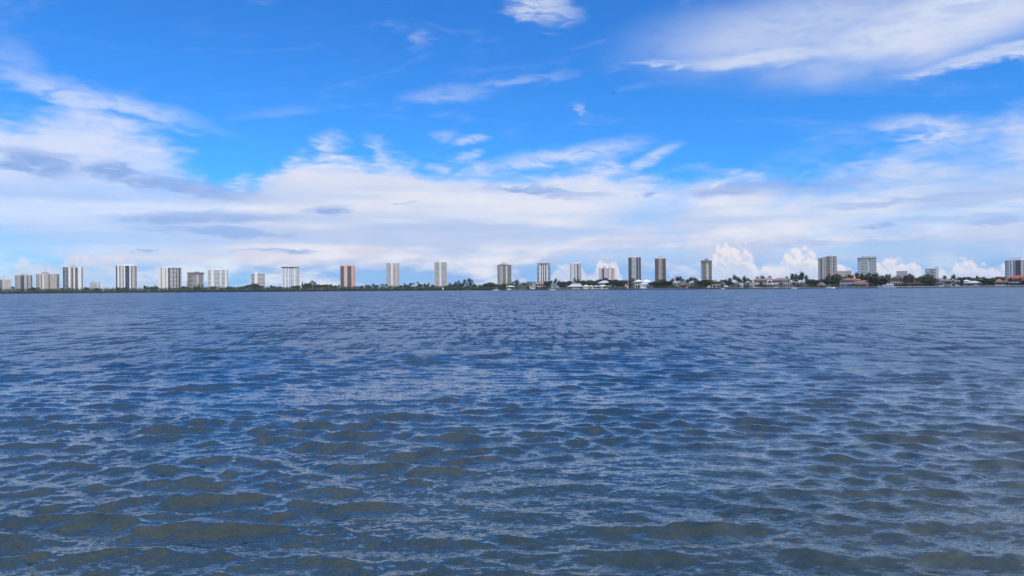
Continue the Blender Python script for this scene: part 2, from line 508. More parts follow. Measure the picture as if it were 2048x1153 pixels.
WALLC = dict(white=(.74, .74, .76), cool=(.62, .65, .71), cream=(.70, .66, .64), beige=(.53, .48, .45), tan=(.39, .36, .34), taupe=(.36, .345, .35),
             pinkbeige=(.58, .51, .50), pink=(.66, .39, .37), blush=(.60, .49, .47), brown=(.26, .19, .185), dark=(.15, .15, .17), teal=(.16, .20, .22),
             lilac=(.50, .49, .55), peach=(.66, .55, .48), stone=(.46, .44, .41), grey=(.43, .44, .47), gold=(.52, .42, .22))
def wall(n): return paint('wall_' + n, WALLC[n])
GL = dict(navy=(.020, .026, .065), dark=(.025, .028, .040), brown=(.065, .050, .048), teal=(.030, .052, .066), slate=(.08, .09, .12))
def pane(n): return glass('glass_' + n, GL[n])

GROUND = 1.0
def root_at(name, X, D, z=GROUND, yaw=0.0):
    """an Empty on the ground at photo column X, distance D, turned to the viewer"""
    x = wx(X, D)
    a = math.atan2(x, D)
    o = bpy.data.objects.new(name, None); COL.objects.link(o)
    o.location = (x, D, z); o.rotation_euler = (0, 0, -a + rad(yaw))
    o.empty_display_size = 2.0
    return o, math.cos(a), x
class Frame:
    """turns photo pixels into local metres on a front standing at distance D"""
    def __init__(s, name, Xc, D, z=GROUND, yaw=0.0):
        s.D, s.z = D, z
        s.o, s.c, s.x0 = root_at(name, Xc, D, z, yaw)
    def x(s, X): return (wx(X, s.D) - s.x0) * s.c
    def h(s, X, Y): return at(X, Y, s.D)[1] - s.z

# ------------------------------------------------------------------ shore and land
SHORE = [(-900, 1500), (-300, 1420), (0, 1350), (500, 1250), (940, 1120), (1000, 1000), (1100, 900), (1280, 830), (1500, 760), (1780, 720), (2048, 690), (2400, 650), (3300, 560)]
def shore(X):
    return float(np.interp(X, [p[0] for p in SHORE], [p[1] for p in SHORE]))
def land_material():
    m, b = new_mat('grass_and_sand')
    geo = E.node('ShaderNodeNewGeometry')
    p = E(geo.outputs['Position'])
    n = noise(p, 0.05, 5, 0.6, dim='3D'); n2 = noise(p, 0.5, 4, 0.6, dim='3D')
    c = mixc(smooth(n2, 0.3, 0.7), (.045, .075, .022, 1), (.085, .11, .04, 1))
    E.put(b.inputs['Base Color'], mixc(smooth(n, 0.60, 0.70), c, (.22, .19, .135, 1)))
    b.inputs['Roughness'].default_value = 0.9
    return m
mb = MB()
xs_ = [X for X in range(-900, 3301, 50)]
front, back = [], []
for X in xs_:
    D = shore(X)
    front.append((wx(X, D), D)); back.append((wx(X, D) * 1.0, D))
n_ = len(xs_)
mb.v += [(x, y - 6, -1.2) for x, y in front] + [(x, y + 3, GROUND - 0.25) for x, y in front] + [(x, y + 12, GROUND) for x, y in front] + [(x * 2.2, y * 2.2, GROUND + 0.5) for x, y in front]
for i in range(n_ - 1):
    for k in range(3):
        mb.f.append((k * n_ + i, k * n_ + i + 1, (k + 1) * n_ + i + 1, (k + 1) * n_ + i))
mb.build('ground', land_material(), kind='structure')

# ------------------------------------------------------------------ towers
def tower(label, ref, x0, x1, top, D, base, strips, pents=(), cap=None, depth=None, fl=3.05, name='apartment_tower', gdef='dark', yaw=0.0, extra=None, cat='tower'):
    F = Frame(name, (x0 + x1) / 2, D, GROUND, yaw)
    t = F.o
    tag(t, label, cat, 'towers along the far shore')
    H = F.h((x0 + x1) / 2, top)
    L, R = F.x(x0), F.x(x1)
    dep = depth or max(14.0, (R - L) * 0.62)
    mb = MB().box(L + 0.02, R - 0.02, 2.6, dep, 0, H - 0.02)
    mb.build('core', wall(base), t)
    nfl = max(3, int(round(H / fl))); fh = H / nfl
    for sp in strips:
        a, b, kind = sp[0], sp[1], sp[2]
        col = sp[3] if len(sp) > 3 and sp[3] else base
        g = sp[4] if len(sp) > 4 and sp[4] else gdef
        hh = F.h((a + b) / 2, sp[5]) if len(sp) > 5 else H
        xa, xb = F.x(a), F.x(b)
        n = max(3, int(round(hh / fh)))
        if kind == 'W':
            MB().box(xa, xb, 0.0, 2.598, 0, hh - 0.05).build('pilaster', wall(col), t)
            continue
        gy = {'G': 0.7, 'N': 0.75, 'H': 0.8, 'B': 1.5}[kind]
        MB().box(xa + 0.01, xb - 0.01, gy, 2.596, 0, hh - 0.08).build('glass_column', pane(g), t)
        s = MB()
        for i in range(n + 1):
            z = i * fh
            if z > hh + 0.01: break
            if kind == 'G': s.box(xa, xb, 0.45, 0.698, max(0, z - 0.45), z + 0.15)
            elif kind == 'H': s.box(xa, xb, 0.25, 0.798, max(0, z - 0.7), min(z + 0.85, hh))
            elif kind == 'N': s.box(xa, xb, 0.2, 0.748, max(0, z - 0.6), min(z + 0.9, hh))
            else:
                s.box(xa, xb, -1.0, 1.498, max(0, z - 0.28), z)
                if i < n: s.box(xa, xb, -1.05, -0.9, z + 0.003, z + (1.45 if col in ('white', 'cream', 'peach') else 1.0))
        if kind == 'N':
            m = max(1, int(round((xb - xa) / 3.4)))
            w = (xb - xa) / m
            for k in range(m + 1):
                s.box(max(xa, xa + k * w - w * 0.27), min(xb, xa + k * w + w * 0.27), 0.16, 0.745, 0, hh - 0.1)
        s.build({'G': 'spandrel_bands', 'H': 'parapet_bands', 'N': 'window_grid', 'B': 'balcony_stack'}[kind], wall(col), t, kind='stuff')
    if cap:
        col, h0, over = cap
        MB().box(L - over, R + over, -1.2 - over, dep + over, H, H + h0).build('roof_slab', wall(col), t)
        H2 = H + h0
    else:
        MB().box(L, R, 0.1, dep, H - 0.02 + 0.022, H + 0.6).build('parapet', wall(base), t)
        H2 = H + 0.6
    for q in pents:
        a, b, yt = q[:3]; col = q[3] if len(q) > 3 else base
        hh = F.h((a + b) / 2, yt)
        ph = MB().box(F.x(a), F.x(b), 2.5, min(dep - 1, 12), H2 + 0.003, max(hh, H2 + 0.8)).build('penthouse', wall(col), t)
        xm = (F.x(a) + F.x(b)) / 2
        if F.x(b) - F.x(a) > 6:
            MB().box(xm - 1.4, xm + 1.0, 3.2, 5.5, max(hh, H2 + 0.8) + 0.002, max(hh, H2 + 0.8) + 1.1).build('roof_unit', wall('grey'), ph)
    if extra: extra(F, t, L, R, H, H2, dep)
    LANDMARKS.append(((x0 + x1) / 2, ref))
    return t
LANDMARKS = []

tower('pinkish beige apartment block cut off by the left edge of the picture', 'the block at the left edge', -14, 23, 560, 1900, 'pinkbeige',
      [(-14, -4, 'N'), (-4, 5, 'B', 'taupe'), (5, 8, 'W'), (8, 20, 'N'), (20, 23, 'W', 'grey')], [(3, 10, 556)])
tower('short tan tower with a navy glass centre strip and low penthouse', 'the short tan tower', 30, 65, 551.3, 1800, 'stone',
      [(30, 36, 'H'), (36, 41, 'N'), (41, 48.5, 'G', 'dark', 'navy'), (48.5, 53.5, 'W'), (53.5, 56, 'G', 'brown', 'brown'), (56, 61.5, 'N'), (61.5, 65, 'B', 'taupe', 'navy')], [(41, 54, 547.6)])
tower('wide tan slab block with shaded right end and dark-topped penthouse', 'the wide tan slab block', 72, 119, 549, 1820, 'beige',
      [(72, 79, 'N', 'tan'), (79, 81, 'W'), (81, 85, 'N', 'tan'), (85, 88, 'W', 'cream'), (88, 97, 'N'), (97, 100, 'G', 'tan', 'brown'), (100, 104, 'W', 'tan'), (104, 114, 'N', 'beige'), (114, 119, 'B', 'taupe', 'navy')], [(84, 98, 544.6, 'tan')])  # right end: shade painted in with taupe slabs and navy panes
tower('tall white tower with broad blank pilasters and teal balconies at its left edge', 'the white pilastered tower', 126, 166, 535, 1760, 'white',
      [(126, 129, 'B', 'teal', 'teal'), (129, 134, 'B', 'grey'), (134, 137, 'G', 'lilac', 'navy'), (137, 141, 'W'), (141, 143.5, 'N', 'tan'), (143.5, 147, 'G', 'tan', 'brown'), (147, 150, 'W'), (150, 156, 'G', 'taupe', 'brown'), (156, 163, 'W'), (163, 166, 'B', 'lilac')], [(140, 151, 531, 'stone')])
tower('small cream apartment block with horizontal floor bands, lowest of the left group', 'the small cream block', 179, 200, 565.3, 1750, 'cream',
      [(179, 182, 'W', 'grey'), (182, 194, 'H', 'cream', 'slate'), (194, 196, 'W'), (196, 200, 'B', 'cream')], [(187, 189.5, 562.3, 'taupe')], cat='apartment block', name='apartment_block')  # grey left strip paints the shade of the side face
tower('tall tower with dark navy glass strip between thin white pilasters', 'the navy striped tower', 232, 274, 532, 1740, 'cream',
      [(232, 235, 'B', 'teal', 'navy'), (235, 239, 'W', 'white'), (239, 241, 'G', 'brown', 'brown'), (241, 246, 'N', 'cream', 'slate'), (246, 247.5, 'G', 'brown', 'brown'), (247.5, 250.5, 'W', 'white'), (250.5, 259, 'G', 'dark', 'navy'), (259, 262, 'W', 'white'), (262, 264, 'G', 'brown', 'brown'), (264, 270, 'N', 'blush', 'slate'), (270, 274, 'B', 'lilac', 'slate')], [(247, 267, 528.4, 'white'), (235, 247, 531, 'white')])
tower('broad pale tower with blank left half and window strips on its right half', 'the broad pale tower', 317, 364, 536, 1740, 'cream',
      [(317, 322, 'W', 'cream'), (322, 323.4, 'G', 'taupe'), (323.4, 331, 'W', 'cream'), (331, 332, 'G', 'taupe'), (332, 336, 'W', 'white'), (336, 340.5, 'G', 'brown', 'brown'), (340.5, 346, 'H', 'white'), (346, 348, 'G', 'brown', 'brown'), (348, 352, 'H', 'white'), (352, 354, 'G', 'brown', 'brown'), (354, 357.5, 'H', 'cream'), (357.5, 361, 'G', 'dark', 'navy'), (361, 364, 'B', 'white')], [(326, 341, 533.6, 'white')])
def t8_extra(F, t, L, R, H, H2, dep):
    MB().box(F.x(373), F.x(375) - 0.02, 0.0, dep, 0, F.h(374, 562.5)).build('side_wing', wall('grey'), t)
tower('greyish tan mid-rise with brown mansard cap and balconies on the left', 'the brown-capped mid-rise', 375, 408, 547.5, 1780, 'taupe',
      [(375, 385, 'B', 'stone'), (385, 394, 'N', 'taupe'), (394, 397, 'W', 'blush'), (397, 406, 'H', 'taupe', 'slate'), (406, 408, 'W', 'grey')], [(388, 399, 543.8, 'brown')], cap=('brown', 2.8, 0.6), extra=t8_extra)
tower('bright white tower with deep balcony slabs sticking out on both sides', 'the white balcony tower', 416, 457, 541, 1760, 'white',
      [(416, 422, 'B', 'white'), (422, 428, 'W', 'white'), (428, 440, 'B', 'white', 'dark'), (440, 443, 'W', 'white'), (443, 450, 'B', 'white'), (450, 454, 'W', 'white'), (454, 457, 'B', 'white')], [(429, 437, 538.4, 'white')])
def t10_extra(F, t, L, R, H, H2, dep):
    MB().box(F.x(509), F.x(515), -0.8, 6, 0, F.h(512, 543.8)).build('lift_shaft', wall('white'), t)
tower('small beige block with brown floor lines and a raised pale lift shaft', 'the small beige block', 503, 530, 548, 1760, 'pinkbeige',
      [(503, 509, 'H', 'pinkbeige', 'brown'), (515, 530, 'H', 'cream', 'brown')], extra=t10_extra, cat='apartment block', name='apartment_block')
tower('bluish white tower with overhanging flat roof and fine window columns', 'the bluish white tower', 563, 599, 534.2, 1760, 'cool',
      [(563, 565, 'W', 'white'), (565, 570, 'N', 'cool', 'slate'), (570, 572, 'W', 'white'), (572, 576, 'N', 'cool', 'slate'), (576, 578, 'W', 'white'), (578, 588, 'N', 'cool', 'teal'), (588, 590.5, 'W', 'white'), (590.5, 594, 'N', 'white', 'slate'), (594, 599, 'B', 'white', 'slate')], [(573, 580, 531, 'cool')], cap=('cool', 0.8, 1.3))
tower('pink tower with dark balcony columns and corner turrets on the roof', 'the pink tower', 681, 711, 532.8, 1850, 'pink',
      [(681, 688, 'B', 'brown', 'brown'), (688, 690, 'W', 'pink'), (690, 695, 'W', 'blush'), (695, 703, 'B', 'brown', 'brown'), (703, 706, 'W', 'pink'), (706, 711, 'N', 'pink', 'brown')], [(682, 685.5, 528.6, 'blush'), (705.5, 709, 528.6, 'blush'), (690, 705, 530.2, 'pink')])
tower('slim cream tower with stepped white crown, left of its twin', 'the left slim cream tower', 773, 799, 527.2, 1970, 'cream',
      [(773, 782, 'B', 'cream', 'slate'), (782, 786.3, 'W', 'white'), (786.3, 791, 'B', 'cream', 'slate'), (791, 795, 'W', 'blush'), (795, 799, 'B', 'cream', 'slate')], [(776.5, 791, 522.8, 'white'), (791, 796.5, 525, 'white')])
tower('slim cream tower with pale central shaft, right of its stepped-crown twin', 'the right slim cream tower', 869, 894, 525.2, 1970, 'cream',
      [(869, 874, 'N', 'blush', 'slate'), (874, 879, 'B', 'cream', 'slate'), (879, 883, 'W', 'white'), (883, 894, 'B', 'cream', 'slate')], [(873.5, 879, 520.4, 'cream'), (879, 891, 521.6, 'white')])
def t15_extra(F, t, L, R, H, H2, dep):
    hip(MB(), L + 1, R - 1, 1.5, dep - 1, H2 + 0.01, 3.2, 0.4).build('hipped_roof', wall('taupe'), t)
    g = gable(MB(), F.x(1000), F.x(1015), -1.0, 8, H2 + 0.3, F.h(1007.5, 525.2) - H2 - 0.3, 0.2).build('gable', wall('stone'), t)
    MB().box(F.x(1006.6), F.x(1008.8), -1.6, -1.53, F.h(1007, 529), F.h(1007, 527.4)).build('gable_window', wall('white'), g)
tower('grey-tan tower with a pointed gable crowning its hipped roof', 'the gabled tower', 995, 1023, 530.8, 1800, 'stone',
      [(995, 999, 'B', 'stone', 'navy'), (999, 1003, 'N', 'stone', 'slate'), (1003, 1006, 'W', 'stone'), (1006, 1012, 'B', 'stone', 'dark'), (1012, 1014, 'W', 'cream'), (1014, 1016.5, 'N', 'stone'), (1016.5, 1023, 'B', 'stone', 'dark')], extra=t15_extra)
def t16_extra(F, t, L, R, H, H2, dep):
    z1 = F.h(1087, 526.4)
    MB().box(L - 0.8, R + 0.8, -1.8, dep, z1 - 0.9, z1).build('canopy_slab', wall('white'), t)
    for k in range(8):
        x = L + 0.5 + (R - L - 1.6) * k / 7
        MB().box(x, x + 0.6, -0.5, 0.1, H2 - 0.6, z1 - 0.903).build('canopy_post', wall('white'), t)
    MB().box(L + 3, R - 3, 3, dep - 2, H2 + 0.002, z1 - 1.2).build('penthouse', wall('grey'), t)
tower('white tower of narrow pilasters under a raised flat roof canopy', 'the canopied white tower', 1074, 1101, 531, 1800, 'white',
      [(1074, 1079, 'B', 'cool', 'navy'), (1079, 1082, 'W'), (1082, 1084.2, 'G', 'cool', 'navy'), (1084.2, 1086, 'W'), (1086, 1088.5, 'G', 'cool', 'navy'), (1088.5, 1090.3, 'W'), (1090.3, 1093, 'G', 'cool', 'navy'), (1093, 1096, 'W'), (1096, 1101, 'B', 'cool', 'navy')], extra=t16_extra)
tower('slender white tower with rounded balconies on its right side', 'the slender white tower', 1140, 1163, 527.6, 1850, 'white',
      [(1140, 1143, 'B', 'white', 'navy'), (1143, 1149, 'W', 'cool'), (1149, 1151, 'G', 'cool', 'slate'), (1151, 1153.5, 'W', 'white'), (1153.5, 1157, 'G', 'cool', 'teal'), (1157, 1163, 'B', 'white', 'slate')], [(1149, 1160, 524.6, 'white')])
tower('pinkish beige stepped mid-rise with a dark slot left of centre', 'the stepped pinkish mid-rise', 1198, 1230, 537.4, 1800, 'blush',
      [(1198, 1202, 'W', 'blush'), (1202, 1205, 'N', 'blush', 'slate'), (1205, 1208.3, 'G', 'dark', 'navy'), (1208.3, 1215, 'W', 'lilac'), (1215, 1218, 'N', 'blush', 'brown'), (1218, 1222.5, 'W', 'cream'), (1222.5, 1225.5, 'N', 'pink', 'brown'), (1225.5, 1230, 'W', 'blush')], [(1206, 1212, 533.2, 'blush'), (1217, 1222, 535.2, 'blush')])
tower('dark-sided tower with white banded centre, left and taller of the dark pair', 'the left dark tower', 1257, 1282, 515.6, 1850, 'taupe',
      [(1257, 1263.5, 'B', 'dark', 'navy'), (1263.5, 1273, 'B', 'white', 'dark'), (1273, 1277, 'B', 'dark', 'navy'), (1277, 1278.2, 'W', 'cool'), (1278.2, 1282, 'B', 'dark', 'dark')], [(1263, 1277, 510.8, 'cream')], cap=('cream', 0.9, 0.3), fl=3.0)
tower('dark brown tower with peach banded centre, right and shorter of the dark pair', 'the right dark tower', 1310, 1332, 517.8, 1850, 'taupe',
      [(1310, 1317, 'B', 'brown', 'navy'), (1317, 1319.8, 'B', 'peach', 'dark'), (1319.8, 1321, 'W', 'peach'), (1321, 1325, 'B', 'peach', 'dark'), (1325, 1332, 'B', 'brown', 'dark')], [(1316, 1326, 512.9, 'peach')], cap=('cream', 0.8, 0.2), fl=3.0)
tower('olive grey octagonal tower with dark crown and a peach stripe', 'the octagonal tower', 1402, 1424, 524.2, 1750, 'stone',
      [(1402, 1405.5, 'N', 'lilac', 'slate'), (1405.5, 1413, 'B', 'stone', 'teal'), (1413, 1418, 'W', 'peach'), (1418, 1424, 'B', 'stone', 'dark')], [(1409, 1417.5, 517.6, 'taupe')], cap=('teal', 3.4, 0.4))
tower('large beige tower in two heights behind the orange-roofed villa', 'the two-height beige tower', 1636, 1674, 516.6, 1500, 'cream',
      [(1636, 1641, 'N', 'lilac', 'slate'), (1641, 1644, 'G', 'dark', 'brown'), (1644, 1651, 'N', 'pinkbeige', 'slate', 514.5), (1651, 1654, 'W', 'stone', None, 513.2), (1654, 1661, 'B', 'stone', 'teal', 513.2), (1661, 1669, 'N', 'peach', 'brown', 512.9), (1669, 1674, 'B', 'cream', 'teal', 513.2)], [(1651, 1673.6, 512.6, 'cream')])  # lilac paints the shaded left part, peach the sunlit right faces
tower('low cream building with square windows behind the orange-roofed villa', 'the low cream building', 1674, 1703, 543, 1300, 'cream',
      [(1674, 1690, 'N', 'cream', 'dark'), (1690, 1703, 'N', 'peach', 'dark')], [(1692, 1703, 542, 'cream')], fl=3.6, cat='apartment block', name='apartment_block')
def t24_extra(F, t, L, R, H, H2, dep):
    for a, b, y0 in ((1714, 1722, 515.2), (1722, 1744, 512.9), (1744, 1754, 513.4)):
        z = F.h((a + b) / 2, y0)
        MB().prism([(F.x(a) + 1.2, H2), (F.x(b) - 1.2, H2), (F.x(b), z), (F.x(a), z)], -1.8, dep * 0.9).build('flared_cornice', wall('cool'), t)
tower('bluish white tower with flared cornice roof among the right-hand palms', 'the flared-roof white tower', 1715, 1753, 517, 1500, 'cool',
      [(1715, 1720, 'N', 'cool', 'slate'), (1720, 1723, 'W', 'cool'), (1723, 1729, 'B', 'white', 'navy'), (1729, 1736, 'B', 'white', 'slate'), (1736, 1739, 'W', 'white'), (1739, 1741, 'G', 'cool', 'slate'), (1741, 1744, 'W', 'white'), (1744, 1753, 'B', 'white', 'teal')], extra=t24_extra)
tower('faint pale low building rising behind the brown-roofed loggia villa', 'the faint pale building', 1793, 1815, 543, 2200, 'cool', [(1793, 1795, 'W', 'grey'), (1795, 1815, 'H', 'white', 'slate')], cat='apartment block', name='apartment_block')
def t26_extra(F, t, L, R, H, H2, dep):
    z = F.h(1872, 534)
    MB().prism([(F.x(1867), H), (F.x(1877.2), H), (F.x(1877.2), z), (F.x(1870), z), (F.x(1868), z - 1.0)], 0.4, 9).build('lift_tower', wall('white'), t)
tower('white banded mid-rise with a rounded lift tower at its right end', 'the white banded mid-rise', 1850, 1877, 538.2, 1500, 'white',
      [(1850, 1866, 'H', 'white', 'slate'), (1866, 1872, 'B', 'white', 'dark'), (1872, 1877, 'W', 'cool')], extra=t26_extra)
tower('pale grey tower with staggered balconies cut off by the right edge', 'the tower at the right edge', 2010, 2060, 521, 1450, 'cool',
      [(2010, 2014, 'B', 'cool', 'navy'), (2014, 2018, 'N', 'lilac', 'slate'), (2018, 2021, 'W', 'cool'), (2021, 2023, 'G', 'grey', 'slate'), (2023, 2027, 'W', 'white'), (2027, 2029, 'G', 'grey', 'slate'), (2029, 2031, 'W', 'white'), (2031, 2042, 'B', 'dark', 'navy'), (2042, 2045, 'W', 'cream'), (2045, 2060, 'N', 'cream', 'dark')], [(2023, 2043, 515.8, 'white')])
# ------------------------------------------------------------------ houses on the right-hand shore
def arch_pts(c, w, zs, n=6):
    return [(c + w * math.cos(math.pi * (1 - k / n)), zs + w * math.sin(math.pi * (1 - k / n))) for k in range(n + 1)]
def arcade(parent, x0, x1, y, z0, z1, bays, col, thick=0.5, void='dark', fill=0.72, name='arcade'):
    """a wall of arched openings before a dark sheet that paints the shade of the recess"""
    mb = MB(); w = (x1 - x0) / bays
    for k in range(bays):
        a = x0 + k * w; c = a + w / 2; r = w * fill / 2
        zs = z1 - r - 0.35
        if zs < z0 + 0.5: zs = z0 + 0.5
        mb.box(a, c - r, y, y + thick, z0, z1)
        mb.box(c + r, a + w, y, y + thick, z0, z1)
        pts = [(px, min(pz, z1 - 0.1)) for px, pz in arch_pts(c, r, zs)]
        for (xa, za), (xb, zb) in zip(pts, pts[1:]):
            mb.prism([(xa, za), (xb, zb), (xb, z1), (xa, z1)], y, y + thick)
    a = mb.build(name, wall(col), parent)
    MB().box(x0 + 0.05, x1 - 0.05, y + thick + 0.9, y + thick + 1.0, z0, z1 - 0.05).build('shade_sheet', pane(void), a)  # dark sheet: the recess's shade put into its colour
    return a
def windows(parent, xs, y, z0, z1, w, frame='white', g='dark', arched=False):
    for x in xs:
        fr = MB().box(x - w / 2 - 0.14, x + w / 2 + 0.14, y - 0.06, y - 0.004, z0 - 0.12, z1 + 0.14).build('window', wall(frame), parent)
        MB().box(x - w / 2, x + w / 2, y - 0.10, y - 0.063, z0, z1).build('pane', pane(g), fr)
TILE = dict(orange=(.42, .13, .06), redbrown=(.30, .16, .115), brown=(.13, .075, .06), grey=(.23, .23, .25), red=(.36, .085, .05))
def tile(n): return tiles('roof_tiles_' + n, TILE[n])
def seamed(n): return paint('roof_metal_' + n, dict(white=(.78, .78, .79), pale=(.52, .54, .58))[n], 0.45, 0.1, 0.4, False)

class House(Frame):
    def __init__(s, label, ref, X0, X1, back=22.0, name='waterfront_house', cat='house', D=None):
        Xc = (X0 + X1) / 2
        Frame.__init__(s, name, Xc, D or shore(Xc) + back)
        tag(s.o, label, cat, 'houses along the right-hand shore')
        LANDMARKS.append((Xc, ref))
    def block(s, Xa, Xb, Yt, col, dep=11.0, y=0.0, name='wall'):
        z = s.h((Xa + Xb) / 2, Yt)
        MB().box(s.x(Xa), s.x(Xb), y, y + dep, 0, z).build(name, wall(col), s.o)
        return z
    def roof(s, Xa, Xb, Ye, Yr, mat, dep=11.0, y=0.0, over=0.8, ridge=None):
        z0 = s.h((Xa + Xb) / 2, Ye); z1 = s.h((Xa + Xb) / 2, Yr)
        return hip(MB(), s.x(Xa), s.x(Xb), y, y + dep, z0 + 0.26, z1 - z0 - 0.26, over, ridge).build('roof', mat, s.o)
    def wins(s, X0, X1, n, Yt, Yb, w=1.2, y=0.0, **kw):
        xs = [s.x(X0 + (X1 - X0) * (k + 0.5) / n) for k in range(n)]
        Xc = (X0 + X1) / 2
        windows(s.o, xs, y, s.h(Xc, Yb), s.h(Xc, Yt), w, **kw)

# grey gabled cottage and the pink balconied house
h = House('grey gable-roofed cottage half hidden left of the pink balconied house', 'the grey gabled cottage', 1058, 1071, 26)
z = h.block(1059, 1070.5, 571.5, 'cream', 9)
gable(MB(), h.x(1062), h.x(1070.6), -0.2, 9, z, h.h(1066, 566.8) - z).build('roof', seamed('pale'), h.o)
h.wins(1062, 1070, 2, 573, 576, 1.0)
h = House('pink two-storey house with dark balcony openings and posts', 'the pink balconied house', 1071, 1099, 22)
h.block(1071, 1098, 567, 'brown', 9, 1.6)
for Xp in (1071.5, 1076, 1081, 1085.5, 1090, 1094, 1098):
    MB().box(h.x(Xp) - 0.3, h.x(Xp) + 0.3, 0, 0.6, 0, h.h(Xp, 567)).build('post', wall('blush'), h.o)
for Ya, Yb in ((573.2, 574.8), (567.2, 568.4)):
    MB().box(h.x(1070.6), h.x(1099), -0.25, 1.55, h.h(1085, Yb), h.h(1085, Ya)).build('balcony_parapet', wall('blush'), h.o)
h.roof(1072, 1097, 567, 563.5, tile('redbrown'), 9, 1.0)
h.wins(1073, 1097, 5, 569.5, 572.5, 1.3, 1.6, frame='blush')

# long white-roofed house
h = House('white hip-roofed house with a long low white-roofed wing', 'the white-roofed house', 1136, 1216, 26)
h.block(1142, 1162, 569.5, 'stone', 10)
h.roof(1142, 1162, 569.6, 565.8, seamed('white'), 10)
h.block(1136, 1166, 573.3, 'taupe', 5, -5.5)
h.roof(1136, 1166, 573.4, 571.2, seamed('white'), 5, -5.5)
h.block(1166.5, 1214, 573.2, 'cream', 8, 1)
for a, b, yr in ((1166.5, 1178, 570.0), (1178.5, 1187, 571.0), (1188, 1196, 571.6), (1198, 1214, 570.4)):
    h.roof(a, b, 573.2, yr, seamed('white'), 8, 1, 0.4)
h.wins(1138, 1165, 7, 574.6, 576.2, 1.4, -5.5)
h.wins(1168, 1213, 10, 574.6, 576.4, 1.3, 1)
h.wins(1145, 1160, 3, 570.6, 571.0, 1.3, 0)
h = House('large pale grey hip roof rising behind the low white wing', 'the big pale hip roof', 1195, 1224, 55)
h.block(1197, 1222, 566.6, 'grey', 12)
h.roof(1197, 1222, 566.7, 561.6, seamed('pale'), 12, 0, 1.6)
h.wins(1200, 1220, 5, 568.5, 572, 1.4)
h = House('small yellowish house between trees left of the white pillared house', 'the small yellowish house', 1250, 1258, 30)
h.block(1250, 1257, 562.5, 'peach', 8); h.roof(1250, 1257, 562.5, 560.2, tile('grey'), 8, 0, 0.5); h.wins(1250.5, 1256.5, 2, 564, 567, 1.0)

# white house with a two-storey porch
h = House('white house with two-storey pillared porch and big white hip roof', 'the white pillared house', 1267, 1305, 20)
h.block(1270, 1284, 563.6, 'grey', 9, 2.5)
h.block(1284.2, 1302, 564.5, 'white', 10, 1.2)
h.block(1280.5, 1304, 569.6, 'white', 5, -4.6, 'garden_room')
h.roof(1268, 1286, 563.8, 559.4, seamed('white'), 11, 0, 0.5)
h.roof(1283, 1303, 564.6, 558.8, seamed('white'), 12, 0.6, 0.6)
h.roof(1280.5, 1304, 569.7, 565.4, seamed('pale'), 5, -4.6, 0.5)
for Xp in (1270.2, 1275, 1280, 1284):
    MB().box(h.x(Xp) - 0.28, h.x(Xp) + 0.28, 0, 0.55, 0, h.h(Xp, 563.9)).build('pillar', wall('white'), h.o)
MB().box(h.x(1269.8), h.x(1284), -0.1, 2.45, h.h(1277, 570.2), h.h(1277, 569.1)).build('porch_floor', wall('white'), h.o)
h.wins(1271, 1283.5, 3, 565, 568.4, 1.5, 2.5); h.wins(1271, 1283.5, 3, 571.5, 575.5, 1.5, 2.5)
h.wins(1287, 1303, 5, 571.2, 574.2, 1.0, -4.6)

h = House('low brick-red bungalow with tan roof beside the palms', 'the brick-red bungalow', 1357, 1376, 24)
h.block(1358, 1375, 570.2, 'pink', 9); h.roof(1358, 1375, 570.3, 566.4, tile('redbrown'), 9)
h.wins(1359, 1374, 4, 571.2, 573.6, 1.1)
h = House('tiny white gabled boat hut on the seawall', 'the white boat hut', 1414, 1423, 2, name='boat_hut', cat='hut')
z = h.block(1414.5, 1422.5, 574.3, 'white', 5)
gable(MB(), h.x(1414.5), h.x(1422.5), 0, 5, z, h.h(1418, 571.3) - z, 0.35).build('roof', seamed('white'), h.o)
h.wins(1416.5, 1420.5, 1, 574.6, 576.4, 1.1, g='slate')
h = House('flat-roofed olive boathouse with dark openings next to the boat hut', 'the olive boathouse', 1424, 1441, 3, name='boathouse', cat='boathouse')
h.block(1424, 1440.5, 570, 'stone', 8)
MB().box(h.x(1423), h.x(1441.5), -0.9, 8.5, h.h(1432, 570) + 0.003, h.h(1432, 569)).build('roof', wall('gold'), h.o)
MB().box(h.x(1427), h.x(1430.5), -0.12, -0.02, 0, h.h(1428, 572)).build('door', pane('dark'), h.o)
MB().box(h.x(1434.5), h.x(1439.5), -0.12, -0.02, 0.6, h.h(1437, 573)).build('door', pane('dark'), h.o)
h = House('low white-roofed house behind the seawall left of the tall palms', 'the low white-roofed house', 1447, 1466, 22)
h.block(1448, 1464, 573.6, 'cream', 8); h.roof(1448, 1456, 573.7, 571.2, seamed('white'), 8, 0, .4); h.roof(1457, 1464, 573.7, 571.8, seamed('white'), 8, 0, .4)
h.wins(1449, 1463, 4, 574.6, 576.3, 1.0)
h = House('cream upper storey with pale flat roof showing between palms left of the mansion', 'the cream upper storey', 1478, 1490, 60)
h.block(1478.5, 1487, 563, 'cream', 7); MB().box(h.x(1477.6), h.x(1487.8), -0.7, 7.5, h.h(1483, 563) + .003, h.h(1483, 561.6)).build('roof', seamed('white'), h.o)
h.wins(1479, 1487, 2, 564, 566.5, 1.0)

